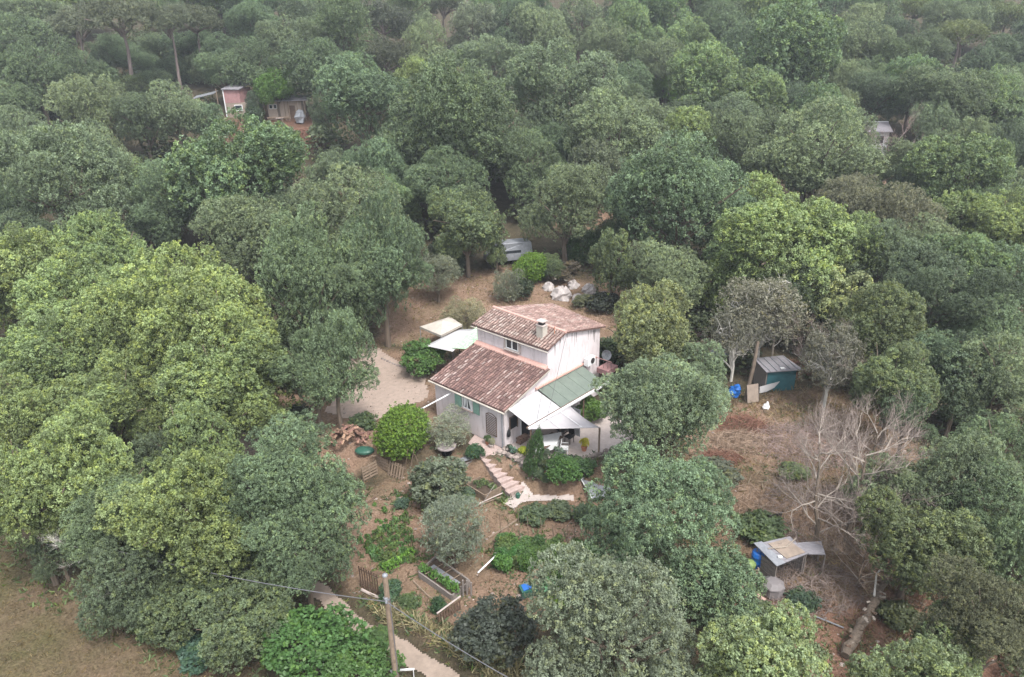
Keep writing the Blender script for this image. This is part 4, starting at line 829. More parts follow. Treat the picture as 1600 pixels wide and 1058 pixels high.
# parked van behind the clipped shrub, car under the left oaks
def car(name,label,cat,loc,rz,m,L_=4.2,Hh=1.5,van=False):
    t=thing(name,label,cat,loc,rz); w_=.88; pr=[(-L_/2,.35),(-L_/2,.85),(-L_/2+.15,1.0),(-L_/2+1.0,1.05),(-L_/2+1.6,Hh),(L_/2-.7,Hh),(L_/2-.1,1.0 if not van else Hh-.1),(L_/2,.9),(L_/2,.35)]
    if van: pr[3]=(-L_/2+.6,1.15)
    mb=MB(); n=len(pr); mb.add([(x,-w_*(1 if z<1.1 else .86),z) for x,z in pr]+[(x,w_*(1 if z<1.1 else .86),z) for x,z in pr],[tuple(range(n)),tuple(range(2*n-1,n-1,-1))]+[(i,i+n,(i+1)%n+n,(i+1)%n) for i in range(n)]); q=mb.ob('body',m,t)
    bv=q.modifiers.new('b','BEVEL'); bv.width=.06; bv.segments=2
    mb=MB(); mb.add([(-L_/2+1.06,-.72,1.1),(-L_/2+1.06,.72,1.1),(-L_/2+1.56,.66,Hh-.06),(-L_/2+1.56,-.66,Hh-.06)],[(0,1,2,3)]); q=mb.ob('windscreen','glass',t,(-.03,0,.03))
    for s in(-1,1): mb=MB(); mb.box((.25,s*.85,1.22),(1.7,.03,.26),0,(s*.0,0)); mb.ob('side_window','glass',t)
    for x in(-L_/2+.8,L_/2-.8):
        for s in(-1,1): mb=MB(); mb.tube([(x,s*.75,.33),(x,s*.92,.33)],.33,14); mb.ob('wheel','black',t)
    for s in(-1,1): mb=MB(); mb.box((-L_/2-.0,s*.6,.75),(.06,.28,.14)); mb.ob('headlight','pale',t)
    return t
car('parked_van','pale grey van half hidden behind the bright clipped shrub','van',at(-.2,67.0),.25,'metal',4.6,2.1,True)
car('parked_car','white car glimpsed through the oaks at the left','car',at(-31.3,47.4),.5,'white')

r=random.Random(77); mb=MB()
for k in range(900):
    P_,(x0,x1,y0,y1)=r.choice([(GARDEN,(-11,8,23,37)),(CLEAR,(8,25,19,44)),(BACK,(-12,12,50,66)),(RED,(9,22,18,27)),(YARD,(-19,2,37,53))]); x,y=r.uniform(x0,x1),r.uniform(y0,y1)
    if poly_sd(np.array([x]),np.array([y]),P_)[0]<0: continue
    a_,b_=ab_of(x,y)
    if -5.5<a_<7 and -.6<b_<11: continue
    q=r.uniform(.03,.09)*(1.6 if r.random()<.1 else 1); k_=r.uniform(.6,1.3); mb.rock((x,y,T(x,y)),(q*1.2,q,q*.7),r,(k_,k_*.95,k_*.9))
tag(mb.ob('loose_stones','stone'),'small loose stones lying on the bare soil','stones',kind='stuff')

# ---------------------------------------------------------------- foliage meshes
def crown(name,seed,nl=26,lr=(.26,.4),env=(.55,.8),nleaf=15000,L=.055,Wd=.03,zmin=-.88,flat=1.0,upn=.95,kper=7,tuft=.05,jit=.7,warmp=.25,single=False,lobes=None,depth=.28,skipb=-.75,mat_='leaf',tonev=.16,rough=.16,shoot=.035):
    r=np.random.default_rng(seed)
    if lobes is None:
        d=r.normal(size=(nl*4,3)); d/=np.linalg.norm(d,axis=1)[:,None]; d=d[d[:,2]>zmin]
        # spread: greedy pick
        P=[d[0]]
        for q in d[1:]:
            if len(P)>=nl: break
            if min(np.linalg.norm(q-p) for p in P)>1.9/math.sqrt(nl): P.append(q)
        P=np.array(P); n=len(P)
        rad=r.uniform(lr[0],lr[1],n); ext=r.uniform(.84,1.08,n)
        Cn=P*(ext-rad)[:,None]; Cn[:,2]*=flat
        ex=r.normal(size=(max(4,n//3),3))*.3; Cn=np.vstack([Cn,ex]); rad=np.concatenate([rad,r.uniform(lr[0],lr[1],len(ex))*1.15])
    else: Cn,rad=lobes(r)
    nt_=int(nleaf/kper*2.2); pr=rad**2/np.sum(rad**2); li=r.choice(len(rad),nt_,p=pr)
    n=r.normal(size=(nt_,3)); n[:,2]+=.35; n/=np.linalg.norm(n,axis=1)[:,None]
    tp=Cn[li]+n*(rad[li]*(1-np.abs(r.normal(0,.13,nt_))+r.normal(0,.05,nt_)))[:,None]
    tp=tp+n*(r.exponential(shoot,nt_)*(r.random(nt_)<.3))[:,None]
    ok=n[:,2]>skipb
    for k in range(len(rad)):
        dd=np.linalg.norm(tp-Cn[k],axis=1); ok&=~((dd<rad[k]*(1-depth))&(li!=k))
    ok&=(np.abs(tp[:,2])<1.15)
    tp,n,li=tp[ok],n[ok],li[ok]
    m_=min(len(tp),nleaf//kper); tp,n,li=tp[:m_],n[:m_],li[:m_]
    ltone=r.normal(0,tonev*.6,len(rad))[li]; ttone=r.normal(0,tonev*.8,m_)
    warm=(r.random(m_)<warmp)*r.uniform(.3,1,m_)
    tp=np.repeat(tp,kper,0); nn=np.repeat(n,kper,0); K=len(tp)
    tn=np.clip(1+np.repeat(ltone+ttone,kper)+r.normal(0,tonev*.35,K),.45,1.7); wm=np.repeat(warm,kper)
    d=nn*.75+r.normal(0,jit,(K,3)); d/=np.linalg.norm(d,axis=1)[:,None]
    tr_=np.repeat(r.uniform(.6,1.35,m_),kper)[:,None]
    pos=tp+d*tuft*tr_*r.uniform(.6,1.1,(K,1))
    nm=d*.8+r.normal(0,.45,(K,3)); nm[:,2]+=upn; d=d*.5+r.normal(0,.6,(K,3)); d/=np.linalg.norm(d,axis=1)[:,None]
    s=np.cross(d,nm); s/=np.linalg.norm(s,axis=1)[:,None]+1e-9
    sc=r.uniform(.65,1.25,K)[:,None]
    a=pos-d*L*.5*sc; b=pos+d*L*.5*sc; c1=pos+s*Wd*.5*sc+d*L*.08*sc; c2=pos-s*Wd*.5*sc+d*L*.08*sc
    V=np.stack([a,c1,b,c2],1).reshape(-1,3); F=np.arange(4*K).reshape(K,4)
    me=bpy.data.meshes.new(name); npmesh(me,V,F)
    at_=me.attributes.new('tone','FLOAT_COLOR','FACE'); at_.data.foreach_set('color',np.stack([tn,wm,tn*0,np.ones(K)],1).astype(np.float32).ravel())
    me.materials.append(M[mat_]); return me,Cn,rad
def limbmesh(name,seed,Cn,rad,m='bark',tr=.055,start=.35,n=9,top=1.0,twigs=0,wob_=.06):
    r=random.Random(seed); b=MB(); 
    ax=[(0,0,-.1),(r.uniform(-.04,.04),r.uniform(-.04,.04),.3),(r.uniform(-.08,.08),r.uniform(-.08,.08),.65),(r.uniform(-.08,.08),r.uniform(-.08,.08),top)]
    b.tube(ax,[tr*1.25,tr,tr*.75,tr*.35],7)
    sel=sorted(range(len(Cn)),key=lambda k:r.random())[:n]
    for k in sel:
        e=Vector((Cn[k][0],Cn[k][1],1+Cn[k][2]*.55)); z0=r.uniform(start,.85); s_=Vector((0,0,z0)); md=s_.lerp(e,.5)+Vector((r.uniform(-1,1),r.uniform(-1,1),r.uniform(-.5,1)))*wob_
        b.tube([s_,md,e],[tr*.5,tr*.33,tr*.1],5)
        for q in range(twigs):
            f=s_.lerp(e,r.uniform(.5,1)); g=f+Vector((r.uniform(-1,1),r.uniform(-1,1),r.uniform(-.3,1)))*.22; b.tube([f,f.lerp(g,.5)+Vector((0,0,.02)),g],[tr*.13,tr*.09,tr*.03],3)
    return b.mesh(name,M[m])
VAR={}
def addvar(key,n,trunk=None,**kw):
    VAR[key]=[]
    for i in range(n):
        me,Cn,rad=crown('crown_'+key,hash_(key)+i*17,**kw)
        tk=limbmesh('trunk_'+key,i+5,Cn,rad,**(trunk or {})) if trunk is not False else None
        VAR[key].append((me,tk))
def hash_(s): return sum(ord(c)*(i+3) for i,c in enumerate(s))
addvar('oak',4,nl=18,lr=(.16,.44),nleaf=20000,L=.058,Wd=.042,tuft=.075,kper=20,warmp=.4,tonev=.27,rough=.36)
addvar('oak_big',4,nl=40,lr=(.12,.32),nleaf=50000,L=.035,Wd=.026,tuft=.05,kper=20,warmp=.4,tonev=.27,depth=.2,rough=.36,trunk=dict(n=14))
addvar('holm',4,nl=20,lr=(.15,.42),nleaf=22000,L=.047,Wd=.03,tuft=.062,kper=18,warmp=.25,tonev=.27,rough=.36,mat_='leafh')
addvar('holm_big',4,nl=44,lr=(.11,.3),nleaf=54000,L=.029,Wd=.02,tuft=.042,kper=18,warmp=.25,tonev=.27,depth=.2,rough=.36,mat_='leafh',trunk=dict(n=14))
addvar('olive',2,nl=22,lr=(.2,.34),nleaf=15000,L=.085,Wd=.018,tuft=.07,kper=8,jit=.8,warmp=.1,depth=.5,trunk=dict(tr=.05,start=.1,n=12))
addvar('clip',2,lobes=lambda r:(np.vstack([np.zeros((1,3)),r.normal(0,.2,(6,3))]),np.array([.86]+[.62,.7,.78,.82,.6,.74])),nleaf=30000,L=.065,Wd=.042,tuft=.045,kper=9,warmp=.4,tonev=.25,depth=.3,skipb=-1,trunk=dict(n=3))
addvar('shrub',3,nl=16,lr=(.2,.45),nleaf=9000,L=.1,Wd=.06,tuft=.1,kper=12,warmp=.25,zmin=-.2,rough=.25,trunk=dict(n=6,start=.05))
addvar('herb',3,nl=9,lr=(.2,.5),nleaf=2600,L=.24,Wd=.11,tuft=.17,kper=7,warmp=.3,zmin=-.3,rough=.4,trunk=False)
addvar('cyp',1,nl=14,lr=(.3,.5),nleaf=8000,L=.12,Wd=.05,tuft=.08,zmin=-.9,trunk=dict(n=2))
addvar('thin',3,nl=42,lr=(.15,.28),nleaf=20000,L=.05,Wd=.026,tuft=.06,kper=9,warmp=.1,depth=.6,trunk=dict(n=26,twigs=7,m='deadp',start=.15,wob_=.12,tr=.045))
def pinel(r):
    n=52; a=r.uniform(0,6.28,n); q=np.sqrt(r.uniform(0,1,n))*.82
    z=.35-q*q*.6+r.normal(0,.12,n); return np.stack([np.cos(a)*q,np.sin(a)*q,z],1),r.uniform(.14,.25,n)
addvar('pine',3,lobes=pinel,nleaf=24000,L=.075,Wd=.014,tuft=.05,jit=.9,warmp=.2,mat_='needle',depth=.5,trunk=dict(m='barkp',tr=.05,start=.8,n=10,top=1.0))
addvar('plant',3,nl=6,lr=(.35,.55),nleaf=260,L=.5,Wd=.24,tuft=.18,kper=5,warmp=.3,zmin=0,trunk=False)
TREES=[
(-65.1, 118.8, 4.71, 3.53, 10.0, 'pine', 'pine', 1.02, -0.0, 'grey green umbrella pine with bare trunk near the top left corner'),
(-56.3, 113.4, 6.16, 4.62, 12.0, 'pine', 'pine', 0.89, 0.02, 'tallest umbrella pine at top left, long straight grey trunk'),
(-50.5, 116.3, 4.42, 3.31, 10.5, 'pine', 'pine', 1.0, -0.04, 'umbrella pine at top left with pale leaning trunk'),
(-48.6, 121.9, 4.83, 3.62, 9.0, 'pine', 'pine', 0.98, 0.01, 'umbrella pine right of the pale leaning trunk, short visible stem'),
(-76.9, 121.3, 5.56, 4.89, 7.4, 'holm', 'holm', 1.08, 0.03, 'dark blue green holm oak just below the top left corner'),
(-64.3, 103.7, 5.29, 4.65, 7.1, 'holm', 'holm', 0.99, 0.02, 'dark blue green holm oak down-right of the top left corner'),
(-65.8, 99.3, 3.84, 3.41, 5.6, 'holm', 'holm', 1.14, 0.05, 'dark blue green holm oak up-left of the wide grey green oak near the left edge'),
(-61.6, 109.1, 4.79, 4.22, 6.6, 'holm', 'holm', 0.88, 0.01, 'dark blue green holm oak left of the pale leaning pine trunk'),
(-41.1, 127.8, 5.08, 4.47, 6.9, 'holm', 'holm', 1.08, -0.06, 'dark blue green holm oak above the tan far shed'),
(-33.1, 118.4, 5.15, 4.55, 6.9, 'holm', 'grey', 0.87, -0.02, 'grey green holm oak above the tan far shed'),
(-37.3, 112.0, 4.35, 3.82, 6.1, 'holm', 'holm', 0.89, 0.01, 'dark blue green holm oak above the far pink-walled house'),
(-44.1, 118.2, 3.57, 3.37, 5.4, 'holm', 'holm', 0.88, -0.06, 'small dark blue green holm oak above the far pink-walled house'),
(-25.1, 121.1, 6.65, 5.86, 8.5, 'holm', 'holm', 1.06, 0.06, 'dark blue green holm oak just left of the layered conifer on the top edge'),
(-26.3, 107.2, 5.0, 4.4, 6.8, 'holm', 'holm', 0.95, -0.02, 'dark blue green holm oak up-right of the tan far shed'),
(-21.0, 133.1, 5.74, 5.52, 7.9, 'pine', 'pinec', 0.91, -0.07, 'dark layered conifer between two oaks along the top edge'),
(-17.7, 111.5, 4.52, 4.71, 7.3, 'pine', 'pinec', 0.89, 0.04, 'layered conifer just below the layered conifer on the top edge'),
(-13.1, 129.3, 4.55, 4.33, 6.3, 'holm', 'grey', 1.16, 0.06, 'grey green holm oak just down-left of the reddish pine trunk'),
(-11.5, 149.3, 4.91, 3.69, 8.0, 'pine', 'pine', 0.88, -0.06, 'pine with reddish trunk near the middle of the top edge'),
(-6.0, 142.7, 4.98, 4.74, 6.8, 'holm', 'pale', 1.03, -0.04, 'silvery leaved tree right of the reddish pine trunk'),
(1.4, 143.3, 5.46, 4.99, 7.3, 'holm', 'holm', 0.9, -0.07, 'dark blue green holm oak just right of the silvery tree on the top edge'),
(6.8, 133.7, 5.59, 4.92, 7.4, 'holm', 'grey', 1.11, 0.04, 'grey green holm oak right of the silvery tree on the top edge'),
(13.6, 141.0, 5.84, 5.14, 7.6, 'holm', 'grey', 0.88, -0.02, 'grey green holm oak well right of the reddish pine trunk'),
(16.9, 129.3, 4.99, 4.39, 6.8, 'holm', 'grey', 0.97, 0.03, 'grey green holm oak well right of the silvery tree on the top edge'),
(21.9, 133.6, 5.79, 5.09, 7.6, 'oak', 'oakl', 1.09, 0.01, 'fresh green oak well right of the silvery tree on the top edge'),
(29.5, 141.2, 5.15, 4.53, 6.9, 'oak', 'oakl', 1.02, -0.07, 'fresh green oak well left of the broad rounded pale green oak'),
(29.8, 124.0, 5.21, 4.59, 7.0, 'oak', 'oakl', 1.11, 0.05, 'fresh green oak left of the broad rounded pale green oak'),
(25.1, 118.3, 4.62, 4.06, 6.4, 'holm', 'grey', 0.94, 0.02, 'grey green holm oak well left of the broad rounded pale green oak'),
(38.4, 135.0, 4.5, 3.96, 6.3, 'holm', 'holm', 1.03, -0.0, 'dark blue green holm oak left of the broad rounded pale green oak'),
(38.0, 120.2, 5.27, 4.63, 7.1, 'holm', 'holm', 0.99, -0.06, 'dark blue green holm oak just left of the broad rounded pale green oak'),
(40.3, 106.9, 8.31, 7.32, 10.1, 'oak', 'oakl', 0.96, -0.06, 'broad rounded pale green oak near the top right'),
(53.9, 118.2, 5.18, 4.59, 7.0, 'holm', 'grey', 0.91, 0.03, 'grey green holm oak right of the broad rounded pale green oak'),
(62.5, 134.8, 4.5, 3.96, 6.3, 'holm', 'grey', 1.15, 0.08, 'grey green holm oak left of the domed olive green pine'),
(63.7, 126.3, 4.24, 3.73, 6.0, 'holm', 'dark', 0.89, -0.06, 'very dark evergreen left of the domed olive green pine'),
(79.9, 150.2, 4.98, 3.73, 7.5, 'pine', 'pineu', 1.1, -0.03, 'small umbrella pine on the top edge, left of the domed pine'),
(76.1, 127.6, 4.28, 3.21, 7.1, 'pine', 'pineu', 1.08, 0.03, 'domed olive green pine near the top right corner'),
(95.7, 146.9, 5.13, 3.85, 7.6, 'pine', 'pineu', 1.01, -0.08, 'umbrella pine in the top right corner'),
(59.2, 114.1, 3.88, 3.41, 5.7, 'holm', 'holm', 0.91, 0.08, 'dark blue green holm oak above the far white-roofed shed'),
(67.6, 122.1, 3.71, 3.27, 5.5, 'holm', 'dark', 1.11, 0.08, 'small very dark evergreen just left of the domed olive green pine'),
(72.7, 113.2, 4.43, 3.89, 6.2, 'holm', 'dark', 1.15, -0.03, 'very dark evergreen just down-right of the domed olive green pine'),
(81.0, 119.3, 3.65, 4.05, 5.4, 'holm', 'dark', 0.88, -0.02, 'small very dark evergreen just below the pine in the top right corner'),
(-65.7, 121.4, 4.11, 2.46, 2.5, 'holm', 'dark', 1.03, 0.01, 'very dark evergreen left of the pale leaning pine trunk'),
(-60.3, 124.6, 3.78, 2.27, 2.5, 'holm', 'holm', 1.15, -0.03, 'small dark blue green holm oak just up-left of the pale leaning pine trunk'),
(-52.9, 120.9, 3.68, 2.21, 2.5, 'holm', 'holm', 0.92, -0.01, 'small dark blue green holm oak just right of the pale leaning pine trunk'),
(-68.4, 116.0, 3.96, 2.1, 2.0, 'oak', 'bright', 0.97, 0.01, 'bright above the wide grey green oak near the left edge'),
(-48.4, 121.5, 3.49, 2.1, 2.5, 'holm', 'grey', 1.0, 0.05, 'small grey green holm oak right of the pale leaning pine trunk'),
(-56.8, 113.7, 3.3, 2.1, 2.5, 'oak', 'darko', 0.86, -0.07, 'small dark olive evergreen just down-left of the pale leaning pine trunk'),
(-54.0, 116.4, 2.97, 1.8, 2.2, 'holm', 'holm', 0.88, 0.0, 'small dark blue green holm oak just down-right of the pale leaning pine trunk'),
(-68.7, 111.5, 3.81, 2.6, 3.0, 'holm', 'holm', 1.12, 0.0, 'dark blue green holm oak above the wide grey green oak near the left edge'),
(-68.2, 131.8, 3.96, 2.38, 2.5, 'holm', 'holm', 0.91, -0.02, 'small dark blue green holm oak down-right of the top left corner'),
(-59.1, 131.2, 4.39, 2.63, 2.5, 'holm', 'grey', 0.96, -0.07, 'grey green holm oak just up-right of the pale leaning pine trunk'),
(-53.4, 130.6, 4.37, 2.62, 2.5, 'holm', 'holm', 0.88, -0.07, 'dark blue green holm oak just up-right of the pale leaning pine trunk'),
(-36.0, 106.1, 1.37, 2.1, 2.5, 'holm', 'dark', 0.86, -0.07, 'small very dark evergreen just right of the far pink-walled house'),
(-56.2, 84.8, 4.6, 4.05, 6.4, 'holm', 'grey', 0.92, -0.04, 'grey green holm oak up-left of the wide grey green oak near the left edge'),
(-51.6, 93.2, 4.98, 4.39, 6.8, 'holm', 'grey', 1.09, 0.08, 'grey green holm oak up-right of the wide grey green oak near the left edge'),
(-45.3, 92.0, 3.99, 3.51, 5.8, 'holm', 'dark', 1.07, 0.05, 'very dark evergreen below the pale leaning pine trunk'),
(-41.6, 92.7, 4.49, 3.95, 6.3, 'holm', 'grey', 1.03, -0.01, 'grey green holm oak just down-right of the pale leaning pine trunk'),
(-38.4, 93.2, 2.92, 2.57, 4.7, 'holm', 'holm', 1.15, -0.07, 'small dark blue green holm oak just left of the far pink-walled house'),
(-17.2, 90.4, 6.54, 5.76, 8.3, 'holm', 'holm', 1.09, -0.07, 'large blue green holm oak behind the red brush pile'),
(-32.8, 106.7, 3.1, 2.23, 4.8, 'oak', 'bright', 0.97, -0.04, 'small bright green tree over the tan far shed'),
(-41.2, 110.9, 3.2, 2.81, 5.0, 'holm', 'holm', 1.1, 0.01, 'small dark blue green holm oak just above the far pink-walled house'),
(-24.2, 97.4, 2.53, 2.7, 4.3, 'holm', 'dark', 0.98, 0.01, 'small very dark evergreen just up-right of the red brush pile'),
(-5.2, 80.4, 7.44, 6.87, 9.2, 'holm', 'holm', 0.89, 0.05, 'very large blue green holm oak, tallest crown in the upper middle'),
(6.6, 95.0, 6.87, 6.04, 8.7, 'holm', 'grey', 0.95, -0.07, 'broad grey green holm oak up-right of the very large blue green one'),
(11.2, 81.1, 6.13, 5.39, 7.9, 'holm', 'grey', 1.06, 0.01, 'big grey green holm oak up-left of the very large grey green holm oak'),
(17.5, 90.9, 4.14, 3.65, 5.9, 'holm', 'grey', 0.96, 0.03, 'grey green holm oak up-left of the very large grey green holm oak'),
(25.5, 118.0, 3.65, 2.63, 2.7, 'oak', 'bright', 1.02, -0.0, 'low bright green shrub top between grey oaks in the upper middle'),
(28.4, 105.6, 5.96, 5.25, 7.8, 'oak', 'oakl', 1.09, 0.05, 'fresh green oak above the very large grey green holm oak'),
(32.6, 98.1, 5.1, 4.48, 6.9, 'oak', 'oakl', 1.06, 0.07, 'fresh green oak down-left of the broad rounded pale green oak'),
(28.4, 93.2, 4.08, 3.59, 5.9, 'holm', 'grey', 0.97, -0.07, 'grey green holm oak up-right of the very large grey green holm oak'),
(37.9, 98.2, 3.76, 3.31, 5.6, 'holm', 'dark', 1.04, -0.08, 'very dark evergreen below the broad rounded pale green oak'),
(40.0, 94.3, 4.27, 3.76, 6.1, 'oak', 'oakl', 0.97, -0.08, 'fresh green oak left of the far white-roofed shed'),
(32.5, 75.8, 5.93, 5.22, 7.7, 'holm_big', 'grey', 1.15, 0.04, 'big grey green holm oak up-left of the thinning grey brown tree'),
(27.1, 82.2, 4.37, 3.85, 6.2, 'holm', 'grey', 0.86, 0.01, 'grey green holm oak above the wide yellow green oak right of centre'),
(50.5, 100.8, 3.84, 3.38, 5.6, 'holm', 'dark', 1.13, -0.01, 'very dark evergreen just above the far white-roofed shed'),
(54.9, 100.4, 4.84, 4.26, 6.6, 'oak', 'oakl', 0.95, -0.08, 'fresh green oak just up-right of the far white-roofed shed'),
(55.3, 92.5, 5.31, 4.67, 7.1, 'holm', 'grey', 0.9, -0.01, 'grey green holm oak right of the far white-roofed shed'),
(61.1, 93.3, 4.86, 4.28, 6.7, 'oak', 'oakl', 1.02, 0.03, 'fresh green oak down-right of the domed olive green pine'),
(63.6, 90.7, 3.19, 3.99, 5.0, 'holm', 'dark', 1.15, -0.01, 'very dark evergreen above the right edge of the picture'),
(52.3, 88.8, 3.29, 3.77, 5.1, 'holm', 'grey', 1.11, -0.04, 'grey green oak just right of the far white-roofed shed'),
(44.5, 92.4, 2.76, 2.76, 4.6, 'holm', 'grey', 1.03, -0.0, 'dull green crown just left of the far white-roofed shed'),
(41.6, 76.2, 3.57, 3.14, 5.4, 'holm', 'grey', 0.88, 0.04, 'thin grey green crown below the far white-roofed shed'),
(-24.5, 97.2, 2.21, 1.6, 2.0, 'holm', 'grey', 1.09, -0.05, 'small grey green holm oak just right of the red brush pile'),
(-1.3, 64.6, 1.21, 1.8, 2.2, 'oak', 'darko', 1.14, 0.02, 'small dark olive evergreen just up-left of the bright clipped shrub'),
(-41.6, 67.4, 6.51, 5.73, 8.3, 'holm_big', 'grey', 0.97, -0.05, 'wide grey green oak near the left edge, upper third'),
(-50.2, 72.1, 3.26, 3.93, 5.1, 'holm', 'holm', 1.01, -0.04, 'dark blue green holm oak above the left edge of the picture'),
(-25.8, 68.8, 6.65, 5.85, 8.4, 'oak_big', 'oakl', 0.95, -0.07, 'large dense fresh green oak in front of the two far buildings'),
(-33.7, 70.1, 4.18, 3.68, 6.0, 'holm_big', 'holm', 1.12, -0.01, 'dark blue green holm oak down-left of the large fresh green oak in the upper left'),
(-19.2, 78.3, 2.94, 2.59, 4.7, 'holm', 'grey', 0.96, -0.06, 'grey green holm oak down-right of the red brush pile'),
(-34.5, 66.4, 2.57, 2.26, 4.4, 'holm', 'holm', 0.96, -0.04, 'dark blue green holm oak down-right of the wide grey green oak near the left edge'),
(-6.8, 72.8, 4.07, 3.93, 5.9, 'holm', 'holm', 0.98, 0.0, 'dark blue green holm oak just up-left of the dark rounded tree above the olive'),
(-4.0, 64.3, 3.67, 3.42, 5.5, 'oak', 'darko', 1.11, -0.05, 'dark tree with olive leaf tips above the silver olive tree'),
(9.5, 77.6, 3.75, 3.3, 5.6, 'holm', 'pale', 0.88, -0.01, 'pale grey green crown in the gap above the house'),
(5.4, 66.1, 4.35, 3.83, 6.1, 'holm_big', 'grey', 0.9, 0.04, 'rounded grey green oak directly above the bright clipped shrub'),
(15.0, 61.6, 6.62, 5.83, 8.4, 'holm_big', 'holm', 1.08, -0.05, 'very large grey green holm oak up-right of the house'),
(11.5, 66.0, 3.04, 3.36, 4.8, 'holm', 'holm', 1.09, -0.0, 'dark blue green holm oak down-left of the very large grey green holm oak'),
(29.1, 79.1, 3.54, 3.11, 5.3, 'holm', 'grey', 1.04, 0.04, 'grey green holm oak up-left of the thinning grey brown tree'),
(32.2, 76.3, 3.16, 2.79, 5.0, 'holm', 'holm', 1.1, 0.04, 'dark blue green holm oak just up-left of the thinning grey brown tree'),
(37.4, 75.2, 3.39, 2.99, 5.2, 'holm', 'grey', 1.0, 0.04, 'grey green holm oak just up-right of the thinning grey brown tree'),
(31.6, 66.8, 3.56, 3.13, 5.4, 'holm', 'greyb', 1.16, -0.06, 'thinning grey brown tree with sparse leaves, upper right'),
(34.4, 61.5, 3.99, 3.51, 5.8, 'holm_big', 'greyb', 1.05, -0.03, 'thin grey brown oak down-right of the thinning grey brown tree'),
(44.6, 69.9, 4.92, 4.33, 6.7, 'oak_big', 'oakl', 0.9, 0.06, 'large fresh green oak right of the thinning grey brown tree'),
(42.0, 72.9, 3.3, 2.9, 5.1, 'holm', 'grey', 1.06, -0.06, 'grey green holm oak down-right of the far white-roofed shed'),
(55.9, 80.1, 3.16, 4.32, 5.0, 'holm', 'dark', 1.03, -0.01, 'very dark evergreen well right of the far white-roofed shed'),
(22.7, 63.3, 4.08, 3.59, 5.9, 'oak_big', 'oak', 1.11, 0.0, 'yellow green oak just up-left of the wide yellow green oak right of centre'),
(20.8, 52.6, 4.97, 4.38, 6.8, 'oak_big', 'oak', 1.07, -0.01, 'wide yellow green oak right of the very large holm oak'),
(19.3, 58.0, 2.74, 2.74, 4.5, 'oak', 'oakl', 0.98, -0.01, 'fresh green oak just left of the wide yellow green oak right of centre'),
(28.5, 58.0, 3.27, 2.88, 5.1, 'oak', 'oak', 0.99, -0.05, 'yellow green oak with rounded bright top, middle of the right half'),
(31.2, 56.8, 3.22, 2.93, 5.0, 'holm', 'grey', 0.94, -0.05, 'grey green holm oak down-right of the thinning grey brown tree'),
(35.1, 57.9, 3.05, 2.7, 4.9, 'holm', 'grey', 1.08, 0.05, 'grey green holm oak left of the right edge of the picture'),
(41.2, 64.5, 2.99, 2.63, 4.8, 'oak', 'oak', 0.92, -0.03, 'yellow green oak left of the right edge of the picture'),
(43.4, 61.0, 3.75, 3.3, 5.5, 'oak_big', 'oak', 1.04, 0.05, 'pale yellow green oak on the right edge, upper third'),
(35.4, 52.8, 3.33, 2.93, 5.1, 'oak_big', 'oakl', 0.97, 0.01, 'fresh green oak down-left of the right edge of the picture'),
(38.5, 51.7, 2.78, 3.32, 4.6, 'holm', 'holm', 1.0, -0.02, 'dark blue green holm oak below the right edge of the picture'),
(-36.2, 51.8, 4.74, 4.17, 6.5, 'oak_big', 'oak', 1.06, 0.07, 'big yellow green oak just down-right of the left edge of the picture'),
(-32.7, 55.2, 4.52, 3.98, 6.3, 'oak_big', 'oak', 1.02, -0.08, 'big yellow green oak below the wide grey green oak near the left edge'),
(-38.5, 51.6, 2.85, 3.3, 4.6, 'oak', 'oak', 1.06, 0.01, 'yellow green oak just below the left edge of the picture'),
(-22.1, 59.5, 4.52, 3.98, 6.3, 'holm_big', 'grey', 0.96, 0.04, 'grey green oak left of the two tall holm oaks'),
(-13.1, 60.5, 5.45, 5.1, 7.3, 'holm_big', 'grey', 0.89, 0.04, 'tall grey green holm oak behind the olive tree'),
(-10.0, 52.1, 3.74, 6.2, 6.6, 'holm_big', 'holm', 0.91, -0.03, 'big dark blue green holm oak left of the silver olive tree'),
(-11.0, 39.3, 2.44, 3.8, 5.0, 'holm', 'holm', 1.05, 0.03, 'dark blue green holm oak left of the gravel courtyard'),
(-12.1, 50.1, 2.98, 5.1, 5.5, 'holm', 'holm', 1.11, 0.05, 'dark blue green holm oak left of the silver olive tree'),
(3.9, 63.3, 1.44, 1.0, 1.4, 'oak', 'darko', 1.02, -0.07, 'small dark olive evergreen just right of the bright clipped shrub'),
(-5.9, 65.1, 2.08, 1.6, 2.0, 'holm', 'dark', 0.89, -0.07, 'small very dark evergreen just up-right of the silver olive tree'),
(-14.5, 47.1, 4.16, 6.2, 6.6, 'holm_big', 'holm', 1.11, 0.04, 'big dark blue green holm oak well up-left of the gravel courtyard'),
(-12.2, 39.1, 2.59, 2.78, 4.5, 'holm_big', 'holm', 1.12, 0.04, 'dark blue green holm oak up-right of the pale patch of drive'),
(-23.2, 45.5, 5.04, 4.43, 6.8, 'oak_big', 'oak', 1.1, 0.07, 'big yellow green oak well up-left of the pale patch of drive'),
(-19.1, 41.6, 4.67, 4.11, 6.5, 'oak_big', 'oak', 1.13, 0.08, 'big yellow green oak up-left of the pale patch of drive'),
(-31.2, 47.4, 4.41, 3.88, 6.2, 'oak_big', 'oak', 1.13, -0.04, 'big yellow green oak down-right of the left edge of the picture'),
(-26.5, 44.1, 3.57, 3.29, 5.4, 'oak_big', 'oak', 1.03, 0.03, 'big yellow green oak well down-right of the left edge of the picture'),
(-29.4, 41.5, 3.8, 3.35, 5.6, 'oak_big', 'oak', 1.04, -0.05, 'big yellow green oak up-right of the left edge of the picture'),
(-17.5, 37.4, 4.01, 3.53, 5.8, 'oak_big', 'oak', 0.92, -0.01, 'big yellow green oak above the yellow oak above the cable'),
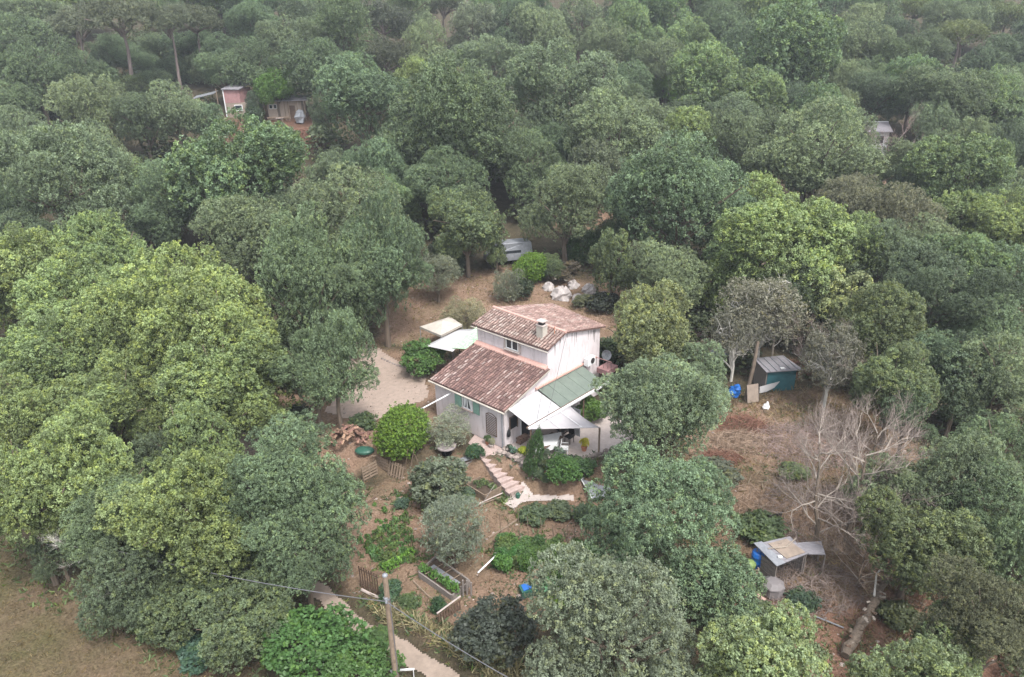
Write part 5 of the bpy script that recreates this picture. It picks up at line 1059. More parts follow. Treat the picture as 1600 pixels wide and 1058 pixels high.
(-23.2, 40.2, 2.8, 2.66, 4.6, 'oak_big', 'oak', 1.09, 0.06, 'yellow green oak left of the pale patch of drive'),
(-27.7, 35.8, 2.96, 2.71, 4.8, 'oak_big', 'oak', 0.95, 0.05, 'big yellow green oak just up-right of the left edge of the picture'),
(-23.7, 36.7, 2.86, 2.52, 4.7, 'oak_big', 'oak', 0.91, 0.01, 'big yellow green oak right of the left edge of the picture'),
(-20.7, 28.3, 3.13, 2.75, 6.0, 'oak_big', 'oak', 1.15, 0.02, 'big yellow green oak left of the yellow oak above the cable'),
(-22.8, 27.5, 2.39, 2.84, 5.5, 'oak_big', 'oak', 0.9, 0.01, 'big yellow green oak well above the dry field'),
(-16.9, 31.9, 2.55, 2.24, 5.0, 'oak_big', 'oak', 0.93, -0.07, 'big yellow green oak left of the pale patch of drive'),
(-15.5, 36.9, 1.92, 1.81, 4.5, 'oak', 'oak', 1.05, 0.03, 'yellow green oak just up-left of the pale patch of drive'),
(-14.3, 25.6, 3.24, 2.85, 5.5, 'oak_big', 'oak', 0.87, 0.04, 'yellow green oak in the lower left, pale drooping branches above the cable'),
(-18.4, 31.1, 1.66, 1.91, 4.5, 'holm', 'dark', 0.9, 0.06, 'very dark evergreen up-left of the yellow oak above the cable'),
(-18.1, 26.1, 2.42, 2.13, 4.5, 'holm_big', 'holm', 1.12, 0.05, 'big dark blue green holm oak left of the yellow oak above the cable'),
(-10.1, 27.5, 3.09, 2.92, 5.5, 'holm_big', 'holm', 1.12, -0.01, 'grey green holm oak left of the firewood heap and veg plot'),
(-9.5, 24.9, 2.48, 2.3, 4.0, 'holm_big', 'holm', 0.96, -0.01, 'big dark blue green holm oak up-left of the utility pole'),
(-11.5, 26.6, 1.92, 2.87, 5.0, 'holm_big', 'holm', 1.05, -0.02, 'dark blue green holm oak right of the yellow oak above the cable'),
(-13.3, 25.1, 2.29, 2.01, 3.0, 'holm_big', 'dark', 1.06, 0.04, 'big very dark evergreen down-right of the yellow oak above the cable'),
(-16.9, 24.6, 2.7, 2.38, 2.8, 'holm_big', 'dark', 0.96, 0.04, 'big very dark evergreen up-right of the dry field'),
(-22.3, 27.7, 1.56, 1.37, 2.0, 'holm', 'dark', 1.0, 0.04, 'very dark evergreen above the dry field'),
(-14.6, 24.2, 2.14, 1.8, 2.2, 'oak_big', 'darko', 0.96, -0.05, 'big dark olive evergreen below the yellow oak above the cable'),
(-11.5, 22.8, 2.43, 1.8, 2.2, 'oak_big', 'darko', 0.94, -0.07, 'big dark olive evergreen well down-right of the yellow oak above the cable'),
(-12.2, 22.9, 0.78, 0.61, 0.6, 'shrub', 'shrub', 1.12, -0.02, 'small small bluish shrub well below the yellow oak above the cable'),
(-8.6, 21.8, 2.16, 1.56, 1.6, 'shrub', 'lush', 1.02, -0.07, 'lush green bush at the bottom edge, left of the dirt path'),
(-6.5, 20.8, 1.54, 1.11, 1.2, 'shrub', 'lush', 0.9, 0.06, 'low green bush right at the foot of the wooden utility pole'),
(-6.7, 37.4, 1.72, 1.62, 1.2, 'clip', 'clip', 0.9, 0.05, 'large clipped bay ball left of the house front, glossy bright top'),
(2.1, 63.3, 1.74, 1.61, 1.3, 'clip', 'clip', 1.06, 0.01, 'bright yellow green clipped shrub behind the house'),
(7.4, 67.2, 2.14, 1.68, 1.6, 'clip', 'clipd', 1.11, -0.0, 'tall dark green clipped conical shrub behind the house'),
(8.8, 58.1, 2.31, 3.37, 4.1, 'oak', 'darko', 1.06, -0.03, 'dark olive evergreen right of the bright clipped shrub'),
(-9.5, 65.0, 1.21, 2.61, 3.0, 'holm', 'dark', 1.07, -0.04, 'small very dark evergreen just up-left of the silver olive tree'),
(-6.5, 59.4, 2.48, 1.78, 2.8, 'olive', 'olive', 1.06, 0.07, 'silver olive tree with spreading stems in the clearing behind the house'),
(-0.3, 59.6, 1.43, 1.61, 1.6, 'olive', 'olive', 0.97, 0.06, 'small round silver shrub beside the bright clipped shrub'),
(-3.9, 54.4, 2.01, 1.45, 1.5, 'olive', 'dry', 0.97, 0.05, 'low dry beige shrub between the canopies and the roof'),
(-6.7, 47.5, 1.71, 1.23, 1.3, 'shrub', 'lush', 1.02, 0.06, 'green hedge shrubs growing under the white canopy'),
(-4.0, 37.4, 1.48, 1.17, 1.1, 'olive', 'dryo', 1.1, -0.08, 'airy grey shrub against the front wall of the house'),
(-4.3, 33.1, 1.87, 1.34, 1.4, 'shrub', 'mix', 0.99, -0.06, 'loose flowering garden shrub left of the white hoop chair'),
(-3.1, 28.0, 1.94, 1.94, 2.2, 'olive', 'olive2', 0.96, -0.03, 'big silver olive tree in the vegetable garden'),
(-1.1, 22.3, 1.72, 1.24, 1.3, 'shrub', 'plum', 1.08, 0.03, 'dark purple green round shrub behind the garden fence'),
(3.6, 19.2, 3.2, 2.81, 4.5, 'holm_big', 'pale', 0.86, -0.04, 'large silvery green tree at the bottom centre'),
(8.4, 17.2, 2.88, 2.53, 3.6, 'oak_big', 'oakg', 1.06, 0.07, 'light green tree at the bottom edge, below the chicken coop'),
(13.6, 17.4, 2.29, 2.02, 3.5, 'oak_big', 'oakg', 0.95, 0.05, 'big light green tree down-right of the fallen log'),
(17.3, 19.5, 2.27, 2.03, 4.0, 'holm_big', 'holmr', 0.92, -0.02, 'dark green oak with brownish leaf tips in the lower right corner'),
(15.9, 19.5, 1.43, 1.26, 3.2, 'oak', 'oakg', 1.02, 0.03, 'light green tree right of the fallen log'),
(21.7, 24.2, 1.66, 2.41, 3.5, 'holm', 'holm', 1.11, 0.04, 'dark blue green holm oak well up-right of the fallen log'),
(21.3, 28.3, 2.57, 2.41, 4.4, 'holm_big', 'grey', 0.88, -0.01, 'grey green oak right of the dead trees'),
(23.7, 29.4, 2.19, 1.93, 4.0, 'holm_big', 'holm', 1.05, 0.05, 'dark blue green holm oak just left of the right edge of the picture'),
(21.6, 26.3, 2.05, 2.05, 3.9, 'holm_big', 'holm', 1.0, 0.01, 'dark blue green holm oak down-left of the right edge of the picture'),
(17.7, 25.2, 2.63, 2.32, 3.0, 'oak_big', 'darko', 0.93, 0.07, 'dark tangled evergreen right of the dead trees, above the fallen log'),
(18.7, 29.3, 1.92, 1.92, 3.0, 'holm', 'grey', 0.98, 0.03, 'grey green holm oak down-right of the two dead trees'),
(6.6, 25.2, 3.83, 3.37, 4.5, 'holm_big', 'holm', 1.12, -0.06, 'big dark holm oak in front of the terrace, right of the grey panel'),
(7.9, 32.9, 3.68, 3.24, 4.8, 'holm_big', 'grey', 1.02, -0.06, 'light grey green oak covering the right end of the terrace'),
(9.5, 44.0, 3.45, 3.04, 5.0, 'oak_big', 'olivo', 0.97, 0.02, 'olive yellow oak touching the right corner of the tiled roof'),
(12.5, 41.6, 1.67, 1.47, 3.5, 'holm', 'grey', 1.08, -0.08, 'grey green holm oak just up-left of the blue tarp'),
(17.8, 46.6, 3.09, 2.72, 4.9, 'thin', 'thin', 1.15, 0.08, 'thin greyish half bare tree above the teal shed'),
(15.6, 45.1, 2.05, 1.94, 3.8, 'thin', 'thin', 1.01, 0.03, 'thin half bare tree above the blue tarp'),
(22.0, 49.3, 2.86, 2.52, 4.7, 'holm', 'dark', 0.89, 0.04, 'very dark evergreen down-right of the wide yellow green oak right of centre'),
(20.3, 40.5, 2.03, 2.5, 3.8, 'thin', 'thin', 0.92, 0.05, 'half dead tree with white bare limbs right of the teal shed'),
(24.0, 42.4, 3.26, 2.97, 5.1, 'oak_big', 'darko', 0.87, 0.07, 'dark olive oak right of the half dead white limbed tree'),
(22.1, 36.3, 2.59, 2.28, 4.4, 'oak_big', 'darko', 1.15, 0.02, 'dark olive evergreen up-right of the two dead trees'),
(24.4, 48.2, 2.81, 2.47, 4.6, 'oak', 'olivo', 1.11, 0.03, 'olive yellow oak down-right of the wide yellow green oak right of centre'),
(30.0, 46.0, 3.67, 3.23, 5.5, 'holm_big', 'dark', 0.94, 0.01, 'big very dark evergreen well down-left of the right edge of the picture'),
(25.8, 39.5, 2.38, 2.38, 4.2, 'holm', 'holm', 0.92, -0.05, 'dark blue green holm oak well up-left of the right edge of the picture'),
(32.3, 44.3, 2.88, 2.53, 4.7, 'holm_big', 'holm', 1.15, -0.0, 'dark blue green holm oak well above the right edge of the picture'),
(27.9, 36.0, 2.92, 2.57, 4.7, 'holm_big', 'grey', 1.03, 0.03, 'grey green oak at the right edge, halfway down'),
(26.3, 37.0, 2.26, 1.99, 4.1, 'holm', 'dark', 1.16, -0.02, 'very dark evergreen up-left of the right edge of the picture'),
(18.6, 56.3, 1.85, 1.46, 1.4, 'shrub', 'lush', 0.9, -0.07, 'small lush green shrub down-left of the wide yellow green oak right of centre'),
(22.0, 34.3, 1.78, 1.57, 3.6, 'holm', 'holm', 0.87, -0.02, 'dark blue green holm oak up-right of the two dead trees'),
(1.1, 34.5, 0.55, 1.68, 1.6, 'cyp', 'cyp', 1.05, -0.01, 'narrow dark green cypress at the head of the terrace steps'),
(2.7, 34.0, 1.17, 0.84, 0.9, 'shrub', 'lush', 0.98, -0.01, 'green shrub growing below the stone terrace wall'),
(5.1, 40.0, 1.08, 0.77, 0.8, 'oak', 'bright', 0.99, -0.01, 'bright green shrub behind the white shade sail'),
(79.3, 98.7, 3.41, 2.81, 5.0, 'holm', 'grey', 1.1, 0.07, 'grey green holm oak in the wood beyond the right side of the view'),
(-74.6, 103.8, 4.01, 3.01, 5.6, 'oak', 'oakl', 1.15, -0.03, 'fresh green oak in the wood beyond the left side of the view'),
(80.6, 109.5, 3.7, 3.37, 5.3, 'oak', 'oak', 0.91, -0.05, 'yellow green oak in the wood beyond the right side of the view'),
(-64.3, 90.2, 4.14, 3.66, 5.7, 'holm', 'holm', 0.99, 0.05, 'dark blue green holm oak well above the left edge of the picture'),
(-69.8, 89.1, 4.11, 3.13, 5.7, 'holm', 'holm', 1.1, -0.01, 'dark blue green holm oak in the wood beyond the left side of the view'),
(5.8, 83.8, 3.53, 3.21, 5.1, 'holm', 'holm', 0.97, -0.05, 'dark blue green holm oak right of the very large blue green holm oak'),
(47.7, 64.8, 3.26, 3.37, 4.9, 'holm', 'grey', 0.89, -0.05, 'grey green holm oak just down-left of the right edge of the picture'),
(-55.4, 69.5, 3.68, 3.73, 5.3, 'holm', 'holm', 1.13, -0.03, 'dark blue green holm oak in the wood beyond the left side of the view'),
(-63.2, 79.4, 4.17, 4.15, 5.8, 'holm', 'grey', 1.05, 0.05, 'grey green holm oak in the wood beyond the left side of the view'),
(72.4, 91.8, 3.91, 3.48, 5.5, 'holm', 'grey', 1.05, 0.05, 'grey green holm oak in the wood beyond the right side of the view'),
(-38.5, 74.6, 3.4, 2.84, 5.0, 'oak', 'oakl', 1.05, 0.07, 'fresh green oak right of the wide grey green oak near the left edge'),
(-81.9, 108.4, 4.11, 3.92, 5.7, 'holm', 'holm', 1.16, 0.04, 'dark blue green holm oak in the wood beyond the left side of the view'),
(22.4, 87.6, 3.98, 3.35, 5.6, 'oak', 'oak', 1.06, 0.01, 'yellow green oak above the very large grey green holm oak'),
(67.7, 100.1, 4.11, 3.34, 5.7, 'holm', 'grey', 1.15, -0.02, 'small grey green holm oak down-right of the domed olive green pine'),
(48.1, 106.4, 3.81, 3.46, 5.4, 'holm', 'grey', 1.03, 0.04, 'small grey green holm oak up-left of the far white-roofed shed'),
(15.6, 103.5, 3.65, 3.67, 5.3, 'holm', 'holm', 0.91, 0.07, 'small dark blue green holm oak up-left of the very large grey green holm oak'),
(67.9, 89.3, 4.11, 3.55, 5.7, 'oak', 'oak', 0.96, 0.02, 'yellow green oak in the wood beyond the right side of the view'),
(-57.8, 76.4, 3.18, 2.92, 4.8, 'holm', 'dark', 1.02, -0.08, 'very dark evergreen in the wood beyond the left side of the view'),
(44.1, 98.3, 3.57, 3.03, 5.2, 'holm', 'grey', 0.96, 0.06, 'small grey green holm oak left of the far white-roofed shed'),
(-12.5, 70.7, 3.31, 3.05, 4.9, 'oak', 'oakl', 1.04, -0.02, 'fresh green oak left of the dark rounded tree above the olive'),
(2.4, 78.5, 4.1, 3.85, 5.7, 'holm', 'holm', 0.97, 0.06, 'dark blue green holm oak down-right of the very large blue green holm oak'),
(-68.5, 94.2, 3.31, 2.95, 4.9, 'holm', 'grey', 1.0, 0.01, 'grey green holm oak in the wood beyond the left side of the view'),
(-14.0, 76.2, 4.09, 3.38, 5.7, 'holm', 'holm', 1.08, -0.07, 'dark blue green holm oak down-right of the red brush pile'),
(-46.8, 83.9, 3.4, 3.14, 5.0, 'holm', 'grey', 1.15, 0.05, 'small grey green holm oak down-left of the pale leaning pine trunk'),
(-72.3, 98.6, 3.78, 3.05, 5.4, 'holm', 'grey', 1.14, -0.05, 'grey green holm oak in the wood beyond the left side of the view'),
(23.6, 97.5, 3.35, 2.74, 4.9, 'holm', 'dark', 0.88, 0.03, 'small very dark evergreen above the very large grey green holm oak'),
(-45.1, 52.6, 3.09, 3.03, 4.7, 'holm', 'holm', 1.04, 0.07, 'dark blue green holm oak in the wood beyond the left side of the view'),
(54.6, 64.1, 3.46, 2.86, 5.1, 'oak', 'oakl', 1.07, -0.07, 'fresh green oak in the wood beyond the right side of the view'),
(72.8, 99.0, 4.28, 3.7, 5.9, 'holm', 'grey', 1.0, 0.07, 'grey green holm oak in the wood beyond the right side of the view'),
(-49.0, 63.4, 3.77, 3.05, 5.4, 'holm', 'holm', 1.14, -0.03, 'dark blue green holm oak just up-left of the left edge of the picture'),
(-42.9, 61.1, 3.66, 3.13, 5.3, 'holm', 'dark', 1.05, -0.0, 'very dark evergreen just up-right of the left edge of the picture'),
(56.8, 72.4, 3.68, 3.63, 5.3, 'holm', 'grey', 1.01, -0.03, 'grey green holm oak in the wood beyond the right side of the view'),
(62.3, 78.4, 3.26, 3.1, 4.9, 'holm', 'grey', 1.06, 0.01, 'grey green holm oak in the wood beyond the right side of the view'),
(-63.4, 84.9, 3.4, 3.55, 5.0, 'holm', 'holm', 0.93, 0.04, 'dark blue green holm oak in the wood beyond the left side of the view'),
(-13.4, 108.3, 3.71, 3.89, 5.3, 'oak', 'oak', 1.08, 0.04, 'small yellow green oak up-left of the very large blue green holm oak'),
(53.0, 108.8, 3.57, 3.04, 5.2, 'holm', 'holm', 1.12, 0.06, 'small dark blue green holm oak just above the far white-roofed shed'),
(18.3, 109.0, 4.18, 4.37, 5.8, 'holm', 'holm', 1.06, -0.04, 'dark blue green holm oak up-left of the very large grey green holm oak'),
(-19.7, 65.7, 3.65, 3.22, 5.2, 'holm', 'dark', 0.98, 0.04, 'very dark evergreen below the red brush pile'),
(77.9, 104.1, 4.23, 3.68, 5.8, 'holm', 'holm', 1.07, 0.02, 'dark blue green holm oak in the wood beyond the right side of the view'),
(71.4, 104.1, 3.49, 3.26, 5.1, 'holm', 'holm', 1.05, 0.07, 'small dark blue green holm oak below the pine in the top right corner'),
(62.5, 83.6, 3.43, 3.53, 5.0, 'holm', 'grey', 1.16, -0.03, 'small grey green holm oak above the right edge of the picture'),
(-46.7, 57.9, 3.27, 2.71, 4.9, 'holm', 'holm', 1.16, 0.01, 'dark blue green holm oak in the wood beyond the left side of the view'),
(54.9, 85.2, 3.23, 3.2, 4.8, 'holm', 'grey', 1.13, 0.05, 'small grey green holm oak up-left of the right edge of the picture'),
(12.9, 53.4, 3.26, 2.7, 4.9, 'holm_big', 'grey', 1.06, 0.05, 'grey green holm oak below the very large grey green holm oak'),
(0.9, 86.7, 3.66, 3.53, 5.3, 'holm', 'dark', 1.05, 0.04, 'very dark evergreen right of the very large blue green holm oak'),
(-12.7, 82.4, 3.24, 2.6, 4.8, 'holm', 'grey', 0.91, -0.01, 'grey green holm oak down-left of the very large blue green holm oak'),
(52.6, 69.2, 4.08, 3.13, 5.7, 'holm', 'grey', 0.97, 0.06, 'grey green holm oak just up-right of the right edge of the picture'),
(61.5, 74.4, 3.14, 2.76, 4.7, 'oak', 'oakl', 1.06, 0.05, 'fresh green oak in the wood beyond the right side of the view'),
(-97.6, 143.3, 7.44, 6.91, 9.0, 'oak', 'oakl', 0.98, 0.01, 'fresh green oak in the wood beyond the left side of the view'),
(36.4, 149.7, 7.51, 6.21, 9.1, 'holm', 'grey', 1.1, 0.07, 'grey green holm oak up-left of the broad rounded pale green oak'),
(-18.4, 145.9, 6.45, 6.47, 8.1, 'holm', 'grey', 1.16, -0.02, 'grey green holm oak just up-right of the layered conifer on the top edge'),
(93.1, 155.0, 7.57, 6.99, 9.2, 'holm', 'grey', 0.98, -0.02, 'grey green holm oak just above the domed olive green pine'),
(-46.1, 141.2, 6.46, 6.06, 8.1, 'holm', 'holm', 0.93, -0.06, 'dark blue green holm oak up-right of the pale leaning pine trunk'),
(-88.1, 126.9, 6.26, 5.65, 7.9, 'holm', 'grey', 0.88, -0.01, 'grey green holm oak in the wood beyond the left side of the view'),
(-80.1, 144.4, 6.41, 5.06, 8.0, 'oak', 'oak', 1.02, 0.06, 'yellow green oak right of the top left corner'),
(105.3, 149.1, 6.86, 5.8, 8.5, 'holm', 'holm', 1.0, -0.02, 'dark blue green holm oak in the wood beyond the right side of the view'),
(48.6, 138.8, 7.01, 5.68, 8.6, 'oak', 'oak', 0.97, -0.05, 'yellow green oak just above the broad rounded pale green oak'),
(-44.2, 153.3, 7.24, 7.43, 8.8, 'holm', 'grey', 0.99, -0.03, 'grey green holm oak left of the layered conifer on the top edge'),
(-78.3, 130.8, 6.05, 6.01, 7.6, 'holm', 'grey', 0.96, -0.01, 'grey green holm oak just down-right of the top left corner'),
(-53.3, 146.1, 7.48, 7.02, 9.1, 'oak', 'oakl', 1.04, -0.02, 'fresh green oak up-right of the pale leaning pine trunk'),
(24.4, 147.6, 5.89, 5.34, 7.5, 'holm', 'holm', 0.92, -0.0, 'dark blue green holm oak well right of the silvery tree on the top edge'),
(93.5, 126.4, 5.52, 4.36, 7.1, 'holm', 'dark', 0.99, -0.01, 'very dark evergreen in the wood beyond the right side of the view'),
(5.8, 153.6, 5.44, 5.32, 7.0, 'holm', 'holm', 1.11, -0.05, 'small dark blue green holm oak right of the silvery tree on the top edge'),
(-88.1, 141.3, 5.72, 5.31, 7.3, 'oak', 'oakl', 0.91, -0.06, 'small fresh green oak just down-right of the top left corner'),
(58.5, 140.9, 5.68, 5.27, 7.3, 'holm', 'holm', 1.09, -0.07, 'dark blue green holm oak up-right of the broad rounded pale green oak'),
(-32.0, 128.3, 5.16, 5.22, 6.8, 'holm', 'dark', 1.0, -0.01, 'very dark evergreen left of the layered conifer on the top edge'),
(-33.5, 140.8, 6.32, 6.38, 7.9, 'holm', 'grey', 1.16, 0.06, 'grey green holm oak up-right of the tan far shed'),
(-2.4, 118.8, 5.2, 4.37, 6.8, 'holm', 'grey', 0.99, -0.05, 'grey green holm oak just down-right of the silvery tree on the top edge'),
(-2.8, 153.4, 5.28, 5.05, 6.9, 'oak', 'oakl', 0.96, -0.03, 'small fresh green oak just up-right of the silvery tree on the top edge'),
(-61.0, 141.7, 6.04, 5.91, 7.6, 'holm', 'holm', 1.11, 0.06, 'dark blue green holm oak above the pale leaning pine trunk'),
(39.8, 142.0, 5.16, 4.56, 6.8, 'holm', 'grey', 0.97, -0.04, 'small grey green holm oak up-left of the broad rounded pale green oak'),
(94.6, 135.2, 5.19, 4.72, 6.8, 'holm', 'dark', 0.99, -0.02, 'small very dark evergreen just down-right of the pine in the top right corner'),
(47.5, 150.5, 5.6, 5.84, 7.2, 'holm', 'grey', 1.08, -0.01, 'small grey green holm oak well up-left of the far white-roofed shed'),
(80.7, 140.9, 5.28, 4.84, 6.9, 'holm', 'grey', 0.94, -0.01, 'small grey green holm oak just up-left of the domed olive green pine'),
(-97.7, 132.9, 7.13, 5.61, 8.7, 'holm', 'dark', 0.93, -0.02, 'very dark evergreen in the wood beyond the left side of the view'),
(68.1, 142.1, 6.2, 6.28, 7.8, 'holm', 'holm', 1.0, -0.01, 'dark blue green holm oak left of the domed olive green pine'),
(107.0, 140.8, 6.1, 5.97, 7.7, 'holm', 'holm', 0.87, 0.04, 'dark blue green holm oak in the wood beyond the right side of the view'),
(88.5, 147.4, 5.69, 5.0, 7.3, 'holm', 'grey', 0.94, -0.02, 'small grey green holm oak just above the domed olive green pine'),
]

COL={'oak': (0.158, 0.205, 0.09), 'oakl': (0.125, 0.178, 0.092), 'oakg': (0.15, 0.195, 0.105), 'holm': (0.102, 0.142, 0.08), 'grey': (0.138, 0.175, 0.102), 'greyb': (0.125, 0.125, 0.08), 'pale': (0.15, 0.175, 0.115), 'olive': (0.15, 0.17, 0.125), 'olive2': (0.15, 0.175, 0.125), 'bright': (0.1, 0.18, 0.045), 'dark': (0.08, 0.108, 0.065), 'darko': (0.105, 0.135, 0.07), 'pine': (0.085, 0.1, 0.06), 'pinec': (0.06, 0.07, 0.045), 'pineu': (0.1, 0.125, 0.045), 'clip': (0.1, 0.175, 0.028), 'clipd': (0.05, 0.09, 0.035), 'lush': (0.06, 0.12, 0.035), 'dry': (0.2, 0.19, 0.12), 'dryo': (0.19, 0.2, 0.14), 'mix': (0.12, 0.14, 0.09), 'plum': (0.045, 0.055, 0.042), 'holmr': (0.085, 0.09, 0.05), 'olivo': (0.16, 0.185, 0.095), 'thin': (0.14, 0.14, 0.11), 'cyp': (0.045, 0.085, 0.03), 'shrub': (0.07, 0.11, 0.05)}
NAMES={'oak': ('oak_tree', 'oak tree'), 'oakl': ('oak_tree', 'oak tree'), 'oakg': ('broadleaf_tree', 'tree'), 'holm': ('holm_oak_tree', 'holm oak'), 'grey': ('holm_oak_tree', 'holm oak'), 'greyb': ('oak_tree', 'oak tree'), 'pale': ('silver_leaved_tree', 'silver tree'), 'olive': ('olive_tree', 'olive tree'), 'olive2': ('olive_tree', 'olive tree'), 'bright': ('bright_shrub', 'shrub'), 'dark': ('evergreen_tree', 'evergreen tree'), 'darko': ('evergreen_tree', 'evergreen tree'), 'pine': ('pine_tree', 'pine tree'), 'pinec': ('pine_tree', 'pine tree'), 'pineu': ('pine_tree', 'pine tree'), 'clip': ('clipped_shrub', 'clipped shrub'), 'clipd': ('clipped_shrub', 'clipped shrub'), 'lush': ('leafy_shrub', 'shrub'), 'dry': ('dry_shrub', 'dry shrub'), 'dryo': ('airy_shrub', 'shrub'), 'mix': ('flowering_shrub', 'shrub'), 'plum': ('dark_shrub', 'shrub'), 'holmr': ('holm_oak_tree', 'holm oak'), 'olivo': ('oak_tree', 'oak tree'), 'thin': ('sparse_tree', 'bare tree'), 'cyp': ('cypress_shrub', 'cypress'), 'shrub': ('small_shrub', 'shrub')}
rt=random.Random(21)
for (x,y,r_,rz_,hh,key,sp,v,hsh,lab) in TREES:
    nm,cat=NAMES[sp]; c=COL[sp]
    v*=1.13; c=(c[0]*v*(1+hsh*.45),c[1]*v,c[2]*v*(1-hsh*.6))
    oh=key.split('_')[0] in('oak','holm')
    if oh and r_>3.0 and not key.endswith('_big'): key+='_big'
    me_,tk=rt.choice(VAR[key]); z=T(x,y); rot=rt.uniform(0,6.28)
    grp={'oak tree':'oaks of the wood','holm oak':'holm oaks of the wood','pine tree':'pines on the hillside','evergreen tree':'evergreens of the wood'}.get(cat)
    t=thing(nm,lab,cat,(x,y,z),rot,grp)
    def cr(me_,p,s_,k=1):
        o=bpy.data.objects.new('crown',me_); C.objects.link(o); o.parent=t; o.location=p; o.scale=s_; o.color=(c[0]*k,c[1]*k,c[2]*k,1); o.rotation_euler=(rt.uniform(-.2,.2),rt.uniform(-.2,.2),rt.uniform(0,6.28))
    if oh:
        nst=max(1,round(rz_/r_/1.15)); rs_=rz_/nst*1.12
        for k in range(nst):
            zc=hh if nst==1 else hh-rz_+rs_+(2*(rz_-rs_))*k/(nst-1)
            cr(rt.choice(VAR[key])[0],(rt.uniform(-.1,.1)*r_,rt.uniform(-.1,.1)*r_,zc),(r_*.8*rt.uniform(.85,1.12),r_*.8*rt.uniform(.85,1.12),rs_*.86))
        a0=rt.uniform(0,6.28); nl_=6 if r_>3 else 4
        for k in range(nl_):
            a_=a0+6.28*k/nl_+rt.uniform(-.5,.5); q=r_*rt.uniform(.45,.75); f_=rt.uniform(.3,.55)*r_
            cr(rt.choice(VAR[key.split('_')[0]])[0],(q*math.cos(a_),q*math.sin(a_),hh+rz_*rt.uniform(-.7,.5)),(f_*rt.uniform(.85,1.2),f_,f_*rt.uniform(.8,1.25)),rt.uniform(.9,1.12))
    else: cr(me_,(0,0,hh),(r_*rt.uniform(.94,1.06),r_*rt.uniform(.94,1.06),rz_))
    if tk:
        o=bpy.data.objects.new('trunk',tk); C.objects.link(o); o.parent=t; o.scale=(r_,r_,hh)
# far wood behind the ridge: one mass
me_,Cn,rad=crown('far',77,nl=14,lr=(.25,.45),nleaf=620,L=.2,Wd=.13,tuft=.08,kper=4)
vv=np.empty(len(me_.vertices)*3,np.float32); me_.vertices.foreach_get('co',vv); vv=vv.reshape(-1,3)
tt=np.empty(len(me_.polygons)*4,np.float32); me_.attributes['tone'].data.foreach_get('color',tt)
Vs=[];Ts=[];rf=random.Random(9)
for k in range(110):
    y=rf.uniform(185,250); x=rf.uniform(-1,1)*(y*.8+30); q=rf.uniform(4.5,7); a=rf.uniform(0,6.28); rm=np.array([[math.cos(a),-math.sin(a),0],[math.sin(a),math.cos(a),0],[0,0,1]])
    Vs.append((vv*np.array([q,q,q*.9]))@rm.T+np.array([x,y,T(x,y)+q])); Ts.append(tt)
Vs=np.vstack(Vs); mf=bpy.data.meshes.new('far_wood'); npmesh(mf,Vs,np.arange(len(Vs)).reshape(-1,4))
a_=mf.attributes.new('tone','FLOAT_COLOR','FACE'); a_.data.foreach_set('color',np.concatenate(Ts)); mf.materials.append(M['leaf'])
o=bpy.data.objects.new('far_wood',mf); C.objects.link(o); o.color=(.11,.14,.09,1); tag(o,'distant wood covering the ridge along the top of the picture','wood',kind='stuff')
Vs=[];Ts=[];rf=random.Random(19)
tries=0
while len(Vs)<360 and tries<20000:
    tries+=1; y=rf.uniform(20,150); x=rf.uniform(-1,1)*(y*.78+8); q=rf.uniform(.9,2.1)*(1 if y<70 else 1.5)
    xa,ya=np.array([x]),np.array([y])
    if any(poly_sd(xa,ya,P_)[0]>-q*.8 for P_ in (GARDEN,CLEAR,BACK,YARD,FIELD,FAR1)) or poly_sd(xa,ya,[W(a,b)[:2] for a,b in ((8,-3),(-7,-3),(-7,11),(7.5,13),(9,5))])[0]>-q: continue
    if any(math.hypot(x-x0,y-y0)<r0+q for x0,y0,r0 in((20.3,64,3),(47,90,4),(36,89.5,4),(26,105,3.5),(54,103,4),(5,96,4),(-82,129,5),(-31,46,3),(.2,67,3),(-5,22,4),(-2,20,3.5))): continue
    a=rf.uniform(0,6.28); rm=np.array([[math.cos(a),-math.sin(a),0],[math.sin(a),math.cos(a),0],[0,0,1]])
    Vs.append((vv*np.array([q,q,q*.8]))@rm.T+np.array([x,y,T(x,y)+q*.5])); t2=tt.reshape(-1,4).copy(); t2[:,0]*=rf.uniform(.7,1.2); Ts.append(t2.ravel())
Vs=np.vstack(Vs); mf=bpy.data.meshes.new('understory'); npmesh(mf,Vs,np.arange(len(Vs)).reshape(-1,4))
a_=mf.attributes.new('tone','FLOAT_COLOR','FACE'); a_.data.foreach_set('color',np.concatenate(Ts)); mf.materials.append(M['leaf'])
o=bpy.data.objects.new('understory',mf); C.objects.link(o); o.color=(.12,.15,.085,1); tag(o,'mixed green bushes growing under and between the trees of the wood','bushes',kind='stuff')
# ---------------------------------------------------------------- small plants (share the plant and shrub meshes)
rp=random.Random(31)
def plant(name,label,cat,x,y,r0,hz,c,key='plant',group=None,z=None,part='foliage'):
    me_,tk=rp.choice(VAR[key]); t=bpy.data.objects.new(name,me_); C.objects.link(t); t.location=(x,y,(T(x,y) if z is None else z)+hz*(.15 if key=='plant' else .7)); t.scale=(r0,r0,hz); t.rotation_euler=(0,0,rp.uniform(0,6.28)); k=rp.uniform(.8,1.2); t.color=(c[0]*k,c[1]*k,c[2]*k,1)
    return tag(t,label,cat,group)
for t,loc,fr_,sq,fc,fm in LATE:
    q=bpy.data.objects.new('foliage',VAR[fm][0][0]); C.objects.link(q); q.parent=t; q.location=(0,0,loc[2]-(fr_*.5 if fm=='plant' else 0)); q.scale=(fr_,fr_,fr_*sq); q.color=(*fc,1)
